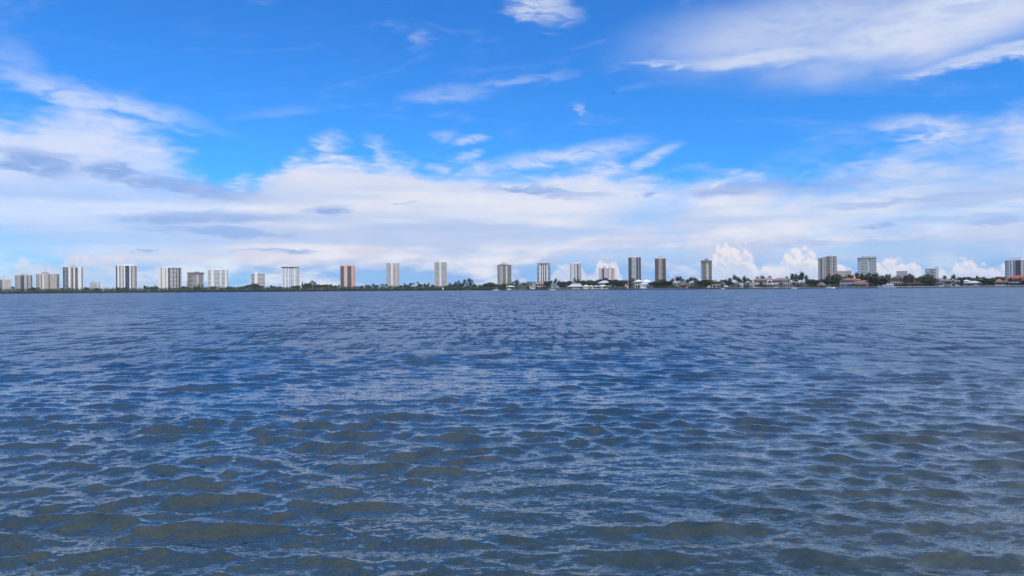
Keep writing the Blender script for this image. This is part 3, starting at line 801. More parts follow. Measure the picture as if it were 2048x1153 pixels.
# the mansion
h = House('long beige mansion with red-brown tiled roof, central gable and arches', 'the long mansion', 1498, 1586, 16, name='mansion', cat='mansion')
h.block(1507, 1534, 561, 'cream', 12, 1)
h.block(1534.2, 1543.8, 561.2, 'cream', 13, -0.6, 'gabled_bay')
h.block(1544, 1580.5, 561, 'cream', 12, 1)
h.block(1499, 1511, 567.6, 'cream', 7, -4, 'side_pavilion')
h.block(1566, 1582, 567.6, 'cream', 5.5, -4.4, 'loggia_back')
h.roof(1505, 1534, 561, 556.4, tile('redbrown'), 12, 1, 0.8)
h.roof(1543.5, 1582, 561, 556.4, tile('redbrown'), 12, 1, 0.8)
h.roof(1530, 1546, 559.2, 554.0, tile('redbrown'), 9, 5, 0.4)
zb = h.h(1539, 561.2)
gb = gable(MB(), h.x(1534.2), h.x(1543.8), -0.62, 10, zb + 0.003, h.h(1539, 557.4) - zb, 0.0).build('gable', wall('white'), h.o)
MB().box(h.x(1538.2), h.x(1539.8), -0.74, -0.64, zb + 0.2, zb + 1.1).build('gable_window', pane('dark'), gb)
h.roof(1499, 1511, 567.6, 565.6, tile('redbrown'), 7, -4, 0.3)
h.wins(1508, 1533, 7, 562.2, 565.6, 1.3, 1.0); h.wins(1536.5, 1541.5, 1, 562.4, 566.4, 1.8, -0.6); h.wins(1545, 1579, 9, 562.2, 565.6, 1.3, 1.0)
arcade(h.o, h.x(1532), h.x(1545.5), -2.4, 0, h.h(1539, 568.2), 4, 'white', name='entrance_arcade')
arcade(h.o, h.x(1499.5), h.x(1510.5), -4.9, 0, h.h(1505, 567.8), 3, 'cream', name='pavilion_arcade')
arcade(h.o, h.x(1566), h.x(1582), -6.2, 0, h.h(1574, 567.4), 4, 'cream', name='loggia')
MB().box(h.x(1565.4), h.x(1582.6), -6.5, -4.5, h.h(1574, 567.3) + 0.003, h.h(1574, 566.7)).build('terrace_parapet', wall('blush'), h.o)
h.wins(1512, 1531, 6, 569, 574, 1.3, 1.0); h.wins(1546.5, 1564, 5, 569, 574, 1.3, 1.0)

# chickee hut, boats, orange villa
h = House('grey thatched waterside hut with a drooping conical roof', 'the thatched hut', 1632, 1653, 6, name='thatched_hut', cat='hut')
for Xp in (1635, 1639.5, 1644.5, 1650):
    MB().tube([(h.x(Xp), 0.4, 0), (h.x(Xp), 0.4, h.h(Xp, 570))], [0.15, 0.13]).build('post', paint('timber', (.10, .075, .055)), h.o)
mbx = MB(); cx_, r0 = h.x(1642.5), (h.x(1653) - h.x(1632)) / 2
rng_ = random.Random(4)
prof = [(1.0, h.h(1642, 571.4)), (0.86, h.h(1642, 569.6)), (0.55, h.h(1642, 567)), (0.26, h.h(1642, 565.2)), (0.06, h.h(1642, 564.6))]
N_ = 26
for k, (r, z) in enumerate(prof):
    for q in range(N_):
        a = 2 * math.pi * q / N_; j = 1 + (rng_.uniform(-.06, .06) if k < 3 else 0)
        mbx.v.append((cx_ + r0 * r * j * math.cos(a), 4 + r0 * 0.8 * r * j * math.sin(a), z + (rng_.uniform(-.3, .1) if k == 0 else 0)))
for k in range(len(prof) - 1):
    for q in range(N_):
        mbx.f.append((k * N_ + q, k * N_ + (q + 1) % N_, (k + 1) * N_ + (q + 1) % N_, (k + 1) * N_ + q))
mbx.f.append(tuple((len(prof) - 1) * N_ + q for q in range(N_)))
mbx.build('thatch_roof', paint('thatch', (.17, .145, .125), 0.95, 0.4, 1.2, False), h.o)

h = House('white-walled villa with orange tiled roof and arcaded ground floor', 'the orange-roofed villa', 1679, 1736, 14, name='villa', cat='villa')
h.block(1680, 1709, 560.4, 'cool', 11, 1.4)
h.block(1709.2, 1722, 560.8, 'blush', 10, 3)
h.block(1709.2, 1736, 566.2, 'blush', 8, -2.5, 'side_wing')
h.roof(1684, 1710, 560.4, 556.2, tile('orange'), 11, 1.4, 1.2)
h.roof(1710, 1722, 560.8, 557.2, tile('orange'), 9, 3, 0.6)
h.roof(1711, 1735, 566.2, 562.2, tile('redbrown'), 8, -2.5, 1.0)
h.roof(1723, 1736, 562.2, 560.4, tile('redbrown'), 7, 6, 0.5)
MB().box(h.x(1707.2), h.x(1711), 5, 7, h.h(1709, 559), h.h(1709, 553.4)).build('chimney', wall('cream'), h.o)
arcade(h.o, h.x(1679.5), h.x(1709), 0.2, 0, h.h(1694, 567.4), 7, 'cool', name='ground_arcade')
MB().box(h.x(1679.3), h.x(1709.2), -0.2, 1.35, h.h(1694, 567.4) + 0.004, h.h(1694, 566.4)).build('terrace_parapet', wall('cool'), h.o)
h.wins(1681, 1708, 7, 561.6, 565.6, 1.5, 1.4, g='teal')
arcade(h.o, h.x(1710), h.x(1735), -3.4, 0, h.h(1722, 567.6), 6, 'blush', name='wing_arcade')

h = House('two-storey brown-roofed villa with pillared loggia above arches', 'the brown-roofed loggia villa', 1779, 1842, 10, name='villa', cat='villa')
h.block(1781, 1806, 557.6, 'brown', 8, 2.6)
h.roof(1780.5, 1806.5, 557.8, 551.6, tile('brown'), 11, 0, 0.8)
for Xp in (1781.8, 1786.4, 1790.6, 1795, 1799, 1804.5):
    MB().box(h.x(Xp) - 0.3, h.x(Xp) + 0.3, 0, 0.6, h.h(Xp, 564.4), h.h(Xp, 558)).build('pillar', wall('blush'), h.o)
MB().box(h.x(1780.5), h.x(1806), -0.2, 2.55, h.h(1793, 565.8), h.h(1793, 564.4)).build('loggia_floor', wall('blush'), h.o)
arcade(h.o, h.x(1781), h.x(1806), 0, 0, h.h(1793, 565.9), 5, 'blush', name='ground_arcade')
h.block(1806.3, 1841, 566.6, 'gold', 7, 2.2, 'garden_wing')
arcade(h.o, h.x(1806.3), h.x(1841), 0.4, 0, h.h(1824, 566), 8, 'gold', name='garden_arcade')
h.roof(1800, 1812, 561.2, 558.0, tile('brown'), 8, 0, 0.5)
h.roof(1807, 1841, 565.9, 560.4, tile('brown'), 9, 0.4, 0.6)

h = House('white bungalow under a wide grey hipped roof right of the palms', 'the grey hip-roofed bungalow', 1868, 1906, 20)
h.block(1870, 1904, 562.4, 'grey', 10, 1); h.block(1872, 1888, 566.4, 'white', 4, -3.6, 'porch')
h.roof(1870, 1904, 562.4, 556.2, tile('grey'), 11, 0.5, 1.0)
h.roof(1872, 1888, 566.4, 564.8, tile('grey'), 4, -3.6, 0.5)
h.wins(1889, 1903, 4, 564.5, 568, 1.4, 1.0); h.wins(1873, 1887, 4, 567.6, 570, 1.4, -3.6)
h = House('small white flat-roofed house next to the dark palm', 'the small white flat-roofed house', 1909, 1921, 30)
h.block(1911, 1920, 561.4, 'white', 7); MB().box(h.x(1910.4), h.x(1920.6), -0.5, 7.4, h.h(1915, 561.4) + .003, h.h(1915, 560.6)).build('roof', seamed('white'), h.o)
h.wins(1912, 1919, 2, 563, 565.5, 1.0)
h = House('low cream house with pale grey roof and small lit windows behind hedge', 'the pale grey-roofed house', 1927, 1966, 24)
h.block(1930, 1963, 566.6, 'cream', 9); h.roof(1930, 1963, 566.6, 562.2, seamed('pale'), 10, 0, 0.9)
h.roof(1926.5, 1940, 562.6, 559.6, seamed('white'), 7, 6, 0.4)
h.block(1927, 1939, 562.7, 'cream', 6, 6.5)
h.wins(1931, 1962, 6, 567.6, 569.8, 1.3)
h = House('cream villa with bright red tiled roofs at the right edge', 'the red-roofed villa', 1989, 2062, 14, name='villa', cat='villa')
h.block(2014, 2060, 559.2, 'cream', 12, 2)
h.block(1990, 2018, 564.2, 'cream', 9, -1.5, 'side_wing')
h.roof(2015, 2058, 559.2, 550.6, tile('red'), 13, 2, 1.4)
h.roof(1990.5, 2006, 564.2, 557.4, tile('orange'), 9, -1.5, 0.6)
h.roof(2006, 2018, 563.8, 560.0, tile('red'), 8, -1.4, 0.5)
h.wins(2020, 2056, 7, 560.6, 563.6, 1.4, 2.0)
arcade(h.o, h.x(2019), h.x(2058), -0.2, 0, h.h(2038, 564.6), 8, 'white', name='ground_arcade')
h.wins(1991, 2017, 7, 565.4, 569.6, 1.3, -1.5)

# ------------------------------------------------------------------ seawalls, docks, boats
def seawall(label, Xa, Xb, capc='cream', facec='dark', top=0.35, z1=GROUND):
    Xc = (Xa + Xb) / 2
    o = bpy.data.objects.new('seawall', None); COL.objects.link(o)
    D = shore(Xc); o.location = (wx(Xc, D), D, 0)
    tag(o, label, 'seawall', 'seawalls along the right-hand shore')
    n = max(2, int((Xb - Xa) / 12))
    pts = []
    for k in range(n + 1):
        X = Xa + (Xb - Xa) * k / n; d = shore(X) - 6.5
        pts.append((wx(X, d) - o.location.x, d - D))
    for nm, za, zb, off, m in (('face', -1.0, z1, 0.0, wall(facec)), ('cap', z1 + 0.004, z1 + top, -0.25, wall(capc))):
        mb = MB(); back_ = 8.0
        for x, y in pts: mb.v += [(x, y + off, za), (x, y + off, zb), (x, y + back_, zb), (x, y + back_, za)]
        for k in range(n):
            a = 4 * k; b = a + 4
            mb.f += [(a, b, b + 1, a + 1), (a + 1, b + 1, b + 2, a + 2), (a + 2, b + 2, b + 3, a + 3)]
        mb.f += [(0, 1, 2, 3), (4 * n + 3, 4 * n + 2, 4 * n + 1, 4 * n)]
        mb.build(nm, m, o)
    # piles in front of the wall
    for k in range(n):
        x = (pts[k][0] + pts[k + 1][0]) / 2; y = (pts[k][1] + pts[k + 1][1]) / 2
        MB().tube([(x, y - 0.5, -1.2), (x, y - 0.5, z1 + 0.5)], [0.16, 0.14], 6).build('pile', paint('timber', (.10, .075, .055)), o)
seawall('pale seawall below the pink balconied house', 1055, 1109, 'stone', 'dark')
seawall('low sandy edge wall below the white-roofed house', 1128, 1218, 'stone', 'tan', 0.12, 0.75)
seawall('dark seawall under the trees left of the white pillared house', 1219, 1268, 'teal', 'dark')
seawall('seawall with pinkish deck from the white pillared house to the palms', 1269, 1376, 'blush', 'dark')
seawall('dark seawall with reddish deck left of the boat hut', 1377, 1415, 'brown', 'dark')
seawall('dark seawall below the boathouse', 1424, 1442, 'taupe', 'dark')
seawall('long dark seawall below the mansion and its palms', 1449, 1613, 'blush', 'dark')
seawall('dark bulkhead below the thatched hut', 1614, 1671, 'taupe', 'dark')
seawall('pale-topped seawall below the orange-roofed villa', 1672, 1757, 'lilac', 'dark')
seawall('long pale-capped seawall from the white yacht to the grey bungalow', 1758, 1868, 'cool', 'dark')
seawall('pale-capped seawall below the low houses at far right', 1869, 2080, 'cool', 'dark')

def dock(label, Xa, Xb, out, D=None):
    Xc = (Xa + Xb) / 2
    F = Frame('dock', Xc, (D or shore(Xc)) - 6.8 - out, 0.0)
    tag(F.o, label, 'dock', 'docks along the right-hand shore')
    L, R = F.x(Xa), F.x(Xb)
    n = max(6, int((R - L) / 0.9))
    deck = MB().box(L, R, 0, 2.2, 1.0, 1.16).build('deck', paint('grey_timber', (.20, .185, .165)), F.o)
    m = max(2, int((R - L) / 3.2))
    for k in range(m + 1):
        x = L + 0.15 + (R - L - 0.3) * k / m
        for y in (0.2, 2.0):
            MB().tube([(x, y, -1.5), (x, y, 2.3 if k % 2 else 1.6)], [0.17, 0.15], 6).build('pile', paint('timber', (.10, .075, .055)), F.o)
dock('grey timber dock on tall piles right of the pink balconied house', 1113, 1129, 4)
dock('low dark dock in front of the white pillared house', 1255, 1282, 5)
dock('timber dock beside the mooring right of the mansion', 1584, 1596, 4)
dock('timber dock with tall piles between the orange-roofed villa and the white yacht', 1737, 1757, 4)
dock('small blue-grey dock below the grey hip-roofed bungalow', 1888, 1900, 3)

def hull(mb, L, B, z0, z1, sheer=0.5, n=9):
    """boat hull along x, bow at +x"""
    for k in range(n):
        t = k / (n - 1)
        w = B / 2 * (1 - max(0, (t - 0.55) / 0.45) ** 2.2) * (0.88 + 0.12 * min(1, t * 4))
        w = max(w, 0.03); x = -L / 2 + L * t
        top = z1 + sheer * t * t
        mb.v += [(x, -w, top), (x, -w * 0.72, z0), (x, w * 0.72, z0), (x, w, top)]
    for k in range(n - 1):
        a, b = 4 * k, 4 * k + 4
        mb.f += [(a, a + 1, b + 1, b), (a + 1, a + 2, b + 2, b + 1), (a + 2, a + 3, b + 3, b + 2), (a + 3, a, b, b + 3)]
    mb.f += [(3, 2, 1, 0), tuple(4 * (n - 1) + i for i in range(4))]
    return mb
gel = paint('gelcoat', (.80, .80, .80), 0.3, 0.05, 0.5, False)
def boat(label, X, D, L, face=1, cabin=True, canopy=False, hullc=None, z=0.0, size=1.0):
    F = Frame('motor_boat', X, D, z)
    tag(F.o, label, 'boat', 'boats moored along the shore')
    F.o.scale = (face, 1, 1)
    B = L * 0.3
    hull(MB(), L, B, -0.35, 0.75 * size, 0.45 * size).build('hull', hullc or gel, F.o)
    if cabin:
        c = MB().prism([(-L * .28, .74 * size), (L * .22, .80 * size), (L * .10, 1.7 * size), (-L * .26, 1.75 * size)], -B * .34, B * .34).build('cabin', gel, F.o)
        MB().prism([(-L * .22, 1.1 * size), (L * .15, 1.1 * size), (L * .09, 1.6 * size), (-L * .22, 1.6 * size)], -B * .35, -B * .342).build('cabin_window', pane('dark'), c)
        MB().prism([(L * .16, 1.0 * size), (L * .205, 0.95 * size), (L * .115, 1.62 * size), (L * .09, 1.62 * size)], -B * .345, B * .345).build('windscreen', pane('slate'), c)
    if canopy:
        MB().box(-L * .3, L * .12, -B * .4, B * .4, 2.6 * size, 2.75 * size).build('hard_top', gel, F.o)
        for x in (-L * .26, L * .08):
            for y in (-B * .34, B * .34):
                MB().tube([(x, y, 0.7 * size), (x, y, 2.6 * size)], [.05, .05], 5).build('post', gel, F.o)
    return F
boat('white cabin cruiser at the end of the mangroves, left of the canopied boat lift', 992, 985, 8.5, -1, True, True)
boat('small white boat on a lift under the white canopy roof', 1018, 962, 6.0, -1, True, False, z=0.9)
boat('long low white motor boat moored below the pink balconied house', 1104, 885, 6.5, 1, True)
boat('small white motor boat in the gap right of the boathouse', 1446, 752, 3.6, -1, True, False, size=0.8)
boat('open white boat with hard top beside the thatched hut', 1660, 723, 9.0, 1, True, True, size=1.2)
boat('small white tarp-topped boat moored right of the mansion', 1588, 728, 5.5, 1, True, True)

# big motor yacht
F = Frame('motor_yacht', 1774, 700, 0.0)
tag(F.o, 'large white motor yacht with streamlined cabin below the loggia villa', 'yacht')
F.o.scale = (-1, 1, 1)
hull(MB(), 16.0, 4.4, -0.5, 1.5, 0.8).build('hull', gel, F.o)
c = MB().prism([(-6.2, 1.5), (5.2, 1.9), (2.6, 3.0), (0.6, 3.4), (-5.6, 3.4)], -1.7, 1.7).build('cabin', gel, F.o)
for k in range(4):
    x = -5.0 + k * 1.75
    MB().prism([(x, 2.1), (x + 1.5, 2.1), (x + 1.35, 2.9), (x + 0.1, 2.9)], -1.75, -1.704).build('cabin_window', pane('dark'), c)
MB().prism([(2.7, 2.15), (4.2, 2.1), (2.4, 2.95), (1.9, 2.95)], -1.76, 1.76).build('windscreen', pane('slate'), c)
fb = MB().prism([(-5.0, 3.403), (0.2, 3.403), (1.0, 4.1), (-4.6, 4.1)], -1.5, 1.5).build('flybridge', gel, F.o)
MB().box(-4.4, -0.4, -1.4, 1.4, 5.3, 5.45).build('hard_top', gel, F.o)
for x in (-4.1, -0.8):
    MB().box(x, x + 0.25, -1.2, 1.2, 4.103, 5.298).build('arch', gel, F.o)
MB().tube([(7.4, 0, 2.3), (7.4, 0, 3.0), (-2, -2.0, 2.4)], [.04, .04, .04], 5).build('rail', paint('steel', (.5, .5, .52), 0.3, 0.05), F.o)

# canopy of the boat lift at the end of the mangroves
F = Frame('boat_lift', 1022, 966, 0.0)
tag(F.o, 'white hipped canopy roof on posts over a boat lift', 'boat lift')
hip(MB(), F.x(1013.5), F.x(1030), -1.5, 5, F.h(1022, 573.6), 1.0, 0.5).build('canopy_roof', seamed('white'), F.o)
for Xp in (1014.5, 1019, 1024.5, 1029):
    for y in (-1.2, 4.6):
        MB().tube([(F.x(Xp), y, -1.2), (F.x(Xp), y, F.h(1022, 573.6) - 0.2)], [.13, .12], 6).build('post', paint('timber', (.10, .075, .055)), F.o)

# channel markers and signs on piles
def marker(label, X, D, h, w, col, board=True):
    F = Frame('channel_marker', X, D, 0.0)
    tag(F.o, label, 'channel marker', 'channel markers')
    MB().tube([(0, 0, -1.5), (0, 0, h)], [.2, .17], 8).build('pile', paint('timber', (.10, .075, .055)), F.o)
    if board:
        MB().prism([(-w / 2, h - w * .55), (w / 2, h - w * .55), (w / 2, h + w * .45), (-w / 2, h + w * .45)], -0.26, -0.2).build('board', col, F.o)
        MB().box(-w * .42, w * .42, -0.199, 0.3, h - 0.06, h + 0.1).build('bracket', paint('timber', (.10, .075, .055)), F.o)
marker('dark channel marker standing out in the water before the left towers', 202, 540, 1.2, 1.15, wall('dark'))
marker('white sign board on the mangrove edge above the dark channel marker', 203, 1325, 3.2, 2.4, wall('white'))
marker('white sign board on the mangrove edge left of the navy striped tower', 227, 1315, 2.6, 2.4, wall('white'))
marker('pale yellow sign board on the mangrove edge below the right slim cream tower', 886, 1122, 2.6, 2.2, paint('sign_yellow', (.75, .68, .38)))
marker('white sign post on the mangrove edge below the bluish white tower', 604, 1222, 2.2, 1.8, wall('white'))

# gull high above the lagoon
mbx = MB()
bx_ = at(1227.5, 186.5, 150)
prof = [(-.26, .01), (-.18, .045), (-.02, .07), (.14, .06), (.24, .035), (.30, .005)]
for y, r in prof:
    for k in range(6):
        a = 2 * math.pi * k / 6
        mbx.v.append((r * math.cos(a), y, r * math.sin(a) * .8))
for i in range(len(prof) - 1):
    for k in range(6):
        mbx.f.append((i * 6 + k, i * 6 + (k + 1) % 6, i * 6 + 6 + (k + 1) % 6, i * 6 + 6 + k))
for s in (-1, 1):
    mbx.poly([(s * .05, .10, .03), (s * .05, -.08, .03), (s * .24, -.06, .10), (s * .24, .12, .10), (s * .50, -.06, .05), (s * .46, .07, .05), (s * .05, .0, .055), (s * .24, .03, .125)],
             (0, 1, 2, 3), (3, 2, 4, 5), (0, 6, 7, 3), (6, 1, 2, 7), (7, 2, 4), (3, 7, 5), (7, 4, 5))
bird = mbx.build('gull', paint('gull_plumage', (.10, .10, .11), 0.8, 0.2, 3, False))
bird.location = (bx_[0], 150, bx_[1]); bird.rotation_euler = (0, rad(8), rad(20))
tag(bird, 'tiny dark bird gliding alone high in the blue sky', 'bird')
# ------------------------------------------------------------------ vegetation
LEAF = dict(broad=foliage('foliage_broad', (.014, .030, .011), (.060, .095, .028)), olive=foliage('foliage_olive', (.022, .036, .012), (.095, .11, .032)),
            dark=foliage('foliage_dark', (.010, .022, .011), (.035, .060, .026)), palm=foliage('foliage_palm', (.013, .030, .014), (.060, .090, .036)),
            pine=foliage('foliage_pine', (.016, .034, .020), (.055, .085, .045)))
BARK = paint('bark', (.16, .13, .10), 0.9, 0.35, 1.0); PALMBARK = paint('palm_bark', (.15, .135, .115), 0.9, 0.3, 1.2)
def clump_mesh(name, clumps, n_leaf, size, mat, rng, flat=0.6, droop=0.0):
    """leaf-sized faces scattered through a set of ellipsoidal clumps (cx, cy, cz, rx, ry, rz)"""
    g = np.random.default_rng(rng.randrange(1 << 30))
    C = np.repeat(np.array(clumps, dtype=float), n_leaf, axis=0); n = len(C)
    unit = lambda v: v / (np.linalg.norm(v, axis=1, keepdims=True) + 1e-6)
    d = unit(g.normal(size=(n, 3)))
    p = C[:, :3] + d * C[:, 3:] * (g.uniform(.45, 1.0, (n, 1)) ** .6)
    nrm = unit(d * flat + g.normal(0, .5, (n, 3)) + np.array([0, 0, .35]))
    t = unit(np.cross(nrm, g.normal(size=(n, 3)))); b = np.cross(nrm, t)
    s = size * g.uniform(.55, 1.25, (n, 1))
    V = np.stack([p - t * s, p + b * s * .55, p + t * s - np.array([0, 0, 1.0]) * droop * s, p - b * s * .55], 1).reshape(-1, 3)
    me = bpy.data.meshes.new(name)
    me.vertices.add(4 * n); me.vertices.foreach_set('co', V.astype(np.float32).ravel())
    me.loops.add(4 * n); me.loops.foreach_set('vertex_index', np.arange(4 * n, dtype=np.int32))
    me.polygons.add(n); me.polygons.foreach_set('loop_start', np.arange(0, 4 * n, 4, dtype=np.int32))
    me.update(calc_edges=True); me.materials.append(mat)
    return me
PROTO = {}
def proto_broad(key, w, mat, seed, squash=0.7, trunk_h=0.30):
    """unit-height tree, crown w wide"""
    rng = random.Random(seed)
    tr = MB().tube([(0, 0, -0.05), (.01, 0, trunk_h * .6), (.02, .01, trunk_h + .15)], [.035, .026, .016], 7)
    cl = []
    cz = (1 + trunk_h) / 2 + 0.02
    for k in range(24):
        a = rng.uniform(0, 6.283); r = math.sqrt(rng.uniform(0, 1)) * w * .40
        zz = rng.uniform(-.5, .5)
        lim = math.sqrt(max(0.05, 1 - (r / (w * .5)) ** 2))
        z = cz + zz * (1 - trunk_h) * .80 * lim
        q = rng.uniform(.10, .17) * (0.7 + w * .4)
        cl.append((r * math.cos(a), r * math.sin(a), z, q * 1.15, q * 1.15, q * squash))
        if k % 3 == 0:
            tr.tube([(.01, 0, trunk_h * .7), (r * .5 * math.cos(a), r * .5 * math.sin(a), (trunk_h + z) / 2), (r * math.cos(a), r * math.sin(a), z)], [.016, .011, .004], 5)
    top = max(c[2] + c[5] for c in cl)
    cl = [(x, y, z * .985 / top, a, b, c) for x, y, z, a, b, c in cl]
    PROTO[key] = (tr.mesh('trunk', BARK), clump_mesh('crown', cl, 85, .040, mat, rng))
def proto_palm(key, seed, crown=0.26, n=28, lean=0.06, droop=1.0, fan=False):
    rng = random.Random(seed)
    th = 0.86 if not fan else 0.88
    pts = [(lean * (t ** 1.6), 0, th * t - .04 * (1 - t)) for t in (0, .15, .4, .7, 1)]
    tr = MB().tube(pts, [.024, .015, .012, .011, .010], 7)
    V, Fc = [], []
    top = Vector(pts[-1])
    for k in range(n):
        a = 2 * math.pi * (k * 0.618034) + rng.uniform(-.2, .2)
        e = rad(72 - 120 * (k / n) * droop + rng.uniform(-10, 10))       # from upright young fronds to hanging old ones
        L = crown * rng.uniform(.82, 1.08) * (0.8 if fan else 1.0)
        segs = 7; p = top.copy(); d = Vector((math.cos(a) * math.cos(e), math.sin(a) * math.cos(e), math.sin(e)))
        side = Vector((-math.sin(a), math.cos(a), 0))
        for s in range(segs):
            q = p + d * (L / segs)
            t = (s + .5) / segs
            wl = crown * (.30 if not fan else .34) * math.sin(math.pi * min(1, t * .85 + .12)) ** .7
            for sg in (-1, 1):
                for sub in (0, .5):
                    base = p.lerp(q, sub); nb = p.lerp(q, sub + .62)
                    tip = base + (d * .55 + side * sg).normalized() * wl * rng.uniform(.8, 1.1) + Vector((0, 0, -wl * .42))
                    i = len(V); V += [tuple(base), tuple(nb), tuple(tip)]; Fc.append((i, i + 1, i + 2))
            p = q
            d = (d + Vector((0, 0, -.24 if not fan else -.14))).normalized()
    me = bpy.data.meshes.new('crown'); me.from_pydata(V, [], Fc); me.update(); me.materials.append(LEAF['palm'])
    PROTO[key] = (tr.mesh('trunk', PALMBARK), me)
def proto_pine(key, w, seed, n=44, narrow=False):
    rng = random.Random(seed)
    tr = MB().tube([(0, 0, -.05), (0.01, 0, .5), (0, 0, .97)], [.028, .016, .004], 7)
    cl = []
    for k in range(n):
        t = k / (n - 1)
        z = (.10 if narrow else .22) + t * .76
        rr = w * .5 * (1 - t) ** (.8 if narrow else .55) * (0.5 if narrow else rng.uniform(.3, 1.0))
        a = rng.uniform(0, 6.283)
        cl.append((rr * math.cos(a), rr * math.sin(a), z, .055 if narrow else .075, .055 if narrow else .075, .06 if narrow else .05))
        if not narrow and k % 3 == 0: tr.tube([(0, 0, z - .06), (rr * math.cos(a), rr * math.sin(a), z)], [.010, .003], 5)
    PROTO[key] = (tr.mesh('trunk', BARK), clump_mesh('crown', cl, 42, .026, LEAF['pine' if not narrow else 'dark'], rng, .4, .4))
proto_broad('broad_a', .95, LEAF['broad'], 1); proto_broad('broad_b', 1.25, LEAF['dark'], 2, .6, .22); proto_broad('broad_c', .8, LEAF['olive'], 3, .8)
proto_broad('broad_d', 1.1, LEAF['broad'], 4, .7, .16); proto_broad('dome', 2.2, LEAF['olive'], 5, .5, .12); proto_broad('bush', 1.7, LEAF['dark'], 6, .7, .05)
proto_broad('bush_b', 2.0, LEAF['broad'], 16, .7, .04)
proto_palm('palm_a', 7); proto_palm('palm_b', 8, .30, 28, -.08); proto_palm('palm_c', 9, .24, 26, .02, .85); proto_palm('palm_d', 10, .34, 28, .12)
proto_palm('fan_palm', 12, .17, 22, .01, 1.0, True)
proto_pine('pine_a', .75, 13); proto_pine('pine_b', .95, 14); proto_pine('cypress', .22, 15, 30, True)

TREES = []
def tree(kind, X, top, back=18.0, wide=1.0, D=None, z=GROUND - 0.15):
    TREES.append((X, kind, top, D or shore(X) + back, wide, z))
# --- right shore: palms that stand out
for X, top, k in [(1112.5, 557.6, 'palm_b'), (1103, 561, 'palm_c'), (1108, 562, 'palm_a'), (1118, 562.5, 'palm_d'), (1048, 566.5, 'palm_d'), (1055, 567, 'palm_a'), (1062, 568, 'palm_c'),
        (1150, 556.5, 'palm_a'), (1157, 558.8, 'palm_b'), (1153, 562, 'palm_c'), (1216, 566, 'palm_d'), (1220, 566.5, 'palm_a'), (1261, 558, 'palm_a'), (1266, 557.5, 'palm_b'), (1270, 559.5, 'palm_c'),
        (1343, 559, 'palm_c'), (1347, 556.5, 'palm_a'), (1352, 554.6, 'palm_b'), (1357, 553.6, 'palm_a'), (1362, 554.6, 'palm_d'), (1366, 558, 'palm_c'), (1374, 559.5, 'palm_d'), (1379, 556.6, 'palm_a'),
        (1384, 554.4, 'palm_b'), (1389, 554.8, 'palm_a'), (1394, 557.5, 'palm_d'), (1442, 560, 'palm_c'), (1447, 559.6, 'palm_a'), (1452, 560, 'palm_b'), (1462, 557, 'palm_d'), (1467, 550.8, 'palm_b'), (1471, 552.6, 'palm_a'),
        (1475, 556, 'palm_d'), (1482, 558.6, 'palm_a'), (1487, 553.4, 'palm_b'), (1492, 558, 'palm_d'), (1497, 556, 'palm_a'), (1501, 559.5, 'palm_c')]:
    tree(k, X, top, 14 + (X * 7) % 9)
for X, top, k in [(1515, 553.4, 'palm_a'), (1523, 552.4, 'palm_b'), (1527.5, 552.8, 'palm_c'), (1541, 551.6, 'palm_a'), (1574, 552.6, 'palm_c')]:
    tree(k, X, top, 40)
for X, top, k in [(1582, 551.5, 'palm_d'), (1586.5, 546.8, 'palm_a'), (1591, 548.4, 'palm_b'), (1596, 551, 'palm_d'), (1601.5, 544.2, 'palm_b'), (1606, 547.4, 'palm_a'), (1610.5, 552, 'palm_d'), (1614, 556, 'palm_c'), (1593, 557, 'palm_d'),
        (1603, 555, 'palm_c'), (1588, 554, 'palm_c'), (1653, 552.6, 'palm_a'), (1659, 549.8, 'palm_b'), (1663, 551, 'palm_d'), (1667.5, 550.4, 'palm_a'), (1673, 548, 'palm_b'), (1678.5, 550.6, 'palm_d'), (1684, 552.4, 'palm_a')]:
    tree(k, X, top, 12 + (X * 3) % 8)
for X, top, k in [(1690, 553, 'palm_c'), (1696, 549, 'palm_a'), (1702, 550.6, 'palm_b'), (1711, 546, 'palm_b'), (1716, 546.6, 'palm_a'), (1721.5, 548.4, 'palm_d'), (1727, 550.4, 'palm_c'), (1733, 548.6, 'palm_a'), (1737.5, 546.6, 'palm_b'),
        (1743, 548.6, 'palm_d'), (1749, 549.6, 'palm_a'), (1755, 547.8, 'palm_b'), (1766, 551.6, 'palm_d'), (1772, 548.4, 'palm_a'), (1777, 549.2, 'palm_b'), (1799, 551, 'palm_c')]:
    tree(k, X, top, 44)
for X, top, k in [(1809, 551, 'palm_c'), (1813.5, 550.4, 'palm_a'), (1818.5, 548.6, 'palm_b'), (1823.5, 548.4, 'palm_a'), (1828, 552.6, 'palm_d'), (1838.5, 553.6, 'palm_c'), (1843, 552.2, 'palm_a'), (1847.5, 551.6, 'palm_b'),
        (1853, 548.4, 'palm_a'), (1857.5, 549.2, 'palm_b'), (1862, 552.6, 'palm_d'), (1891, 551.2, 'palm_a'), (1908, 550.4, 'palm_b')]:
    tree(k, X, top, 8 + (X * 5) % 6)
for X, top, k in [(2003, 553.4, 'palm_a'), (2008, 553.8, 'palm_c')]: tree(k, X, top, 50)
for X, top, k in [(2024, 556.6, 'palm_d'), (2030, 557, 'palm_a'), (2043, 556.6, 'palm_d'), (1521, 565.6, 'palm_d'), (1528, 562.4, 'fan_palm'), (1540, 562.4, 'palm_c'), (1549, 563, 'fan_palm'), (1556, 562.6, 'fan_palm'), (1561, 566, 'palm_d')]:
    tree(k, X, top, 4)
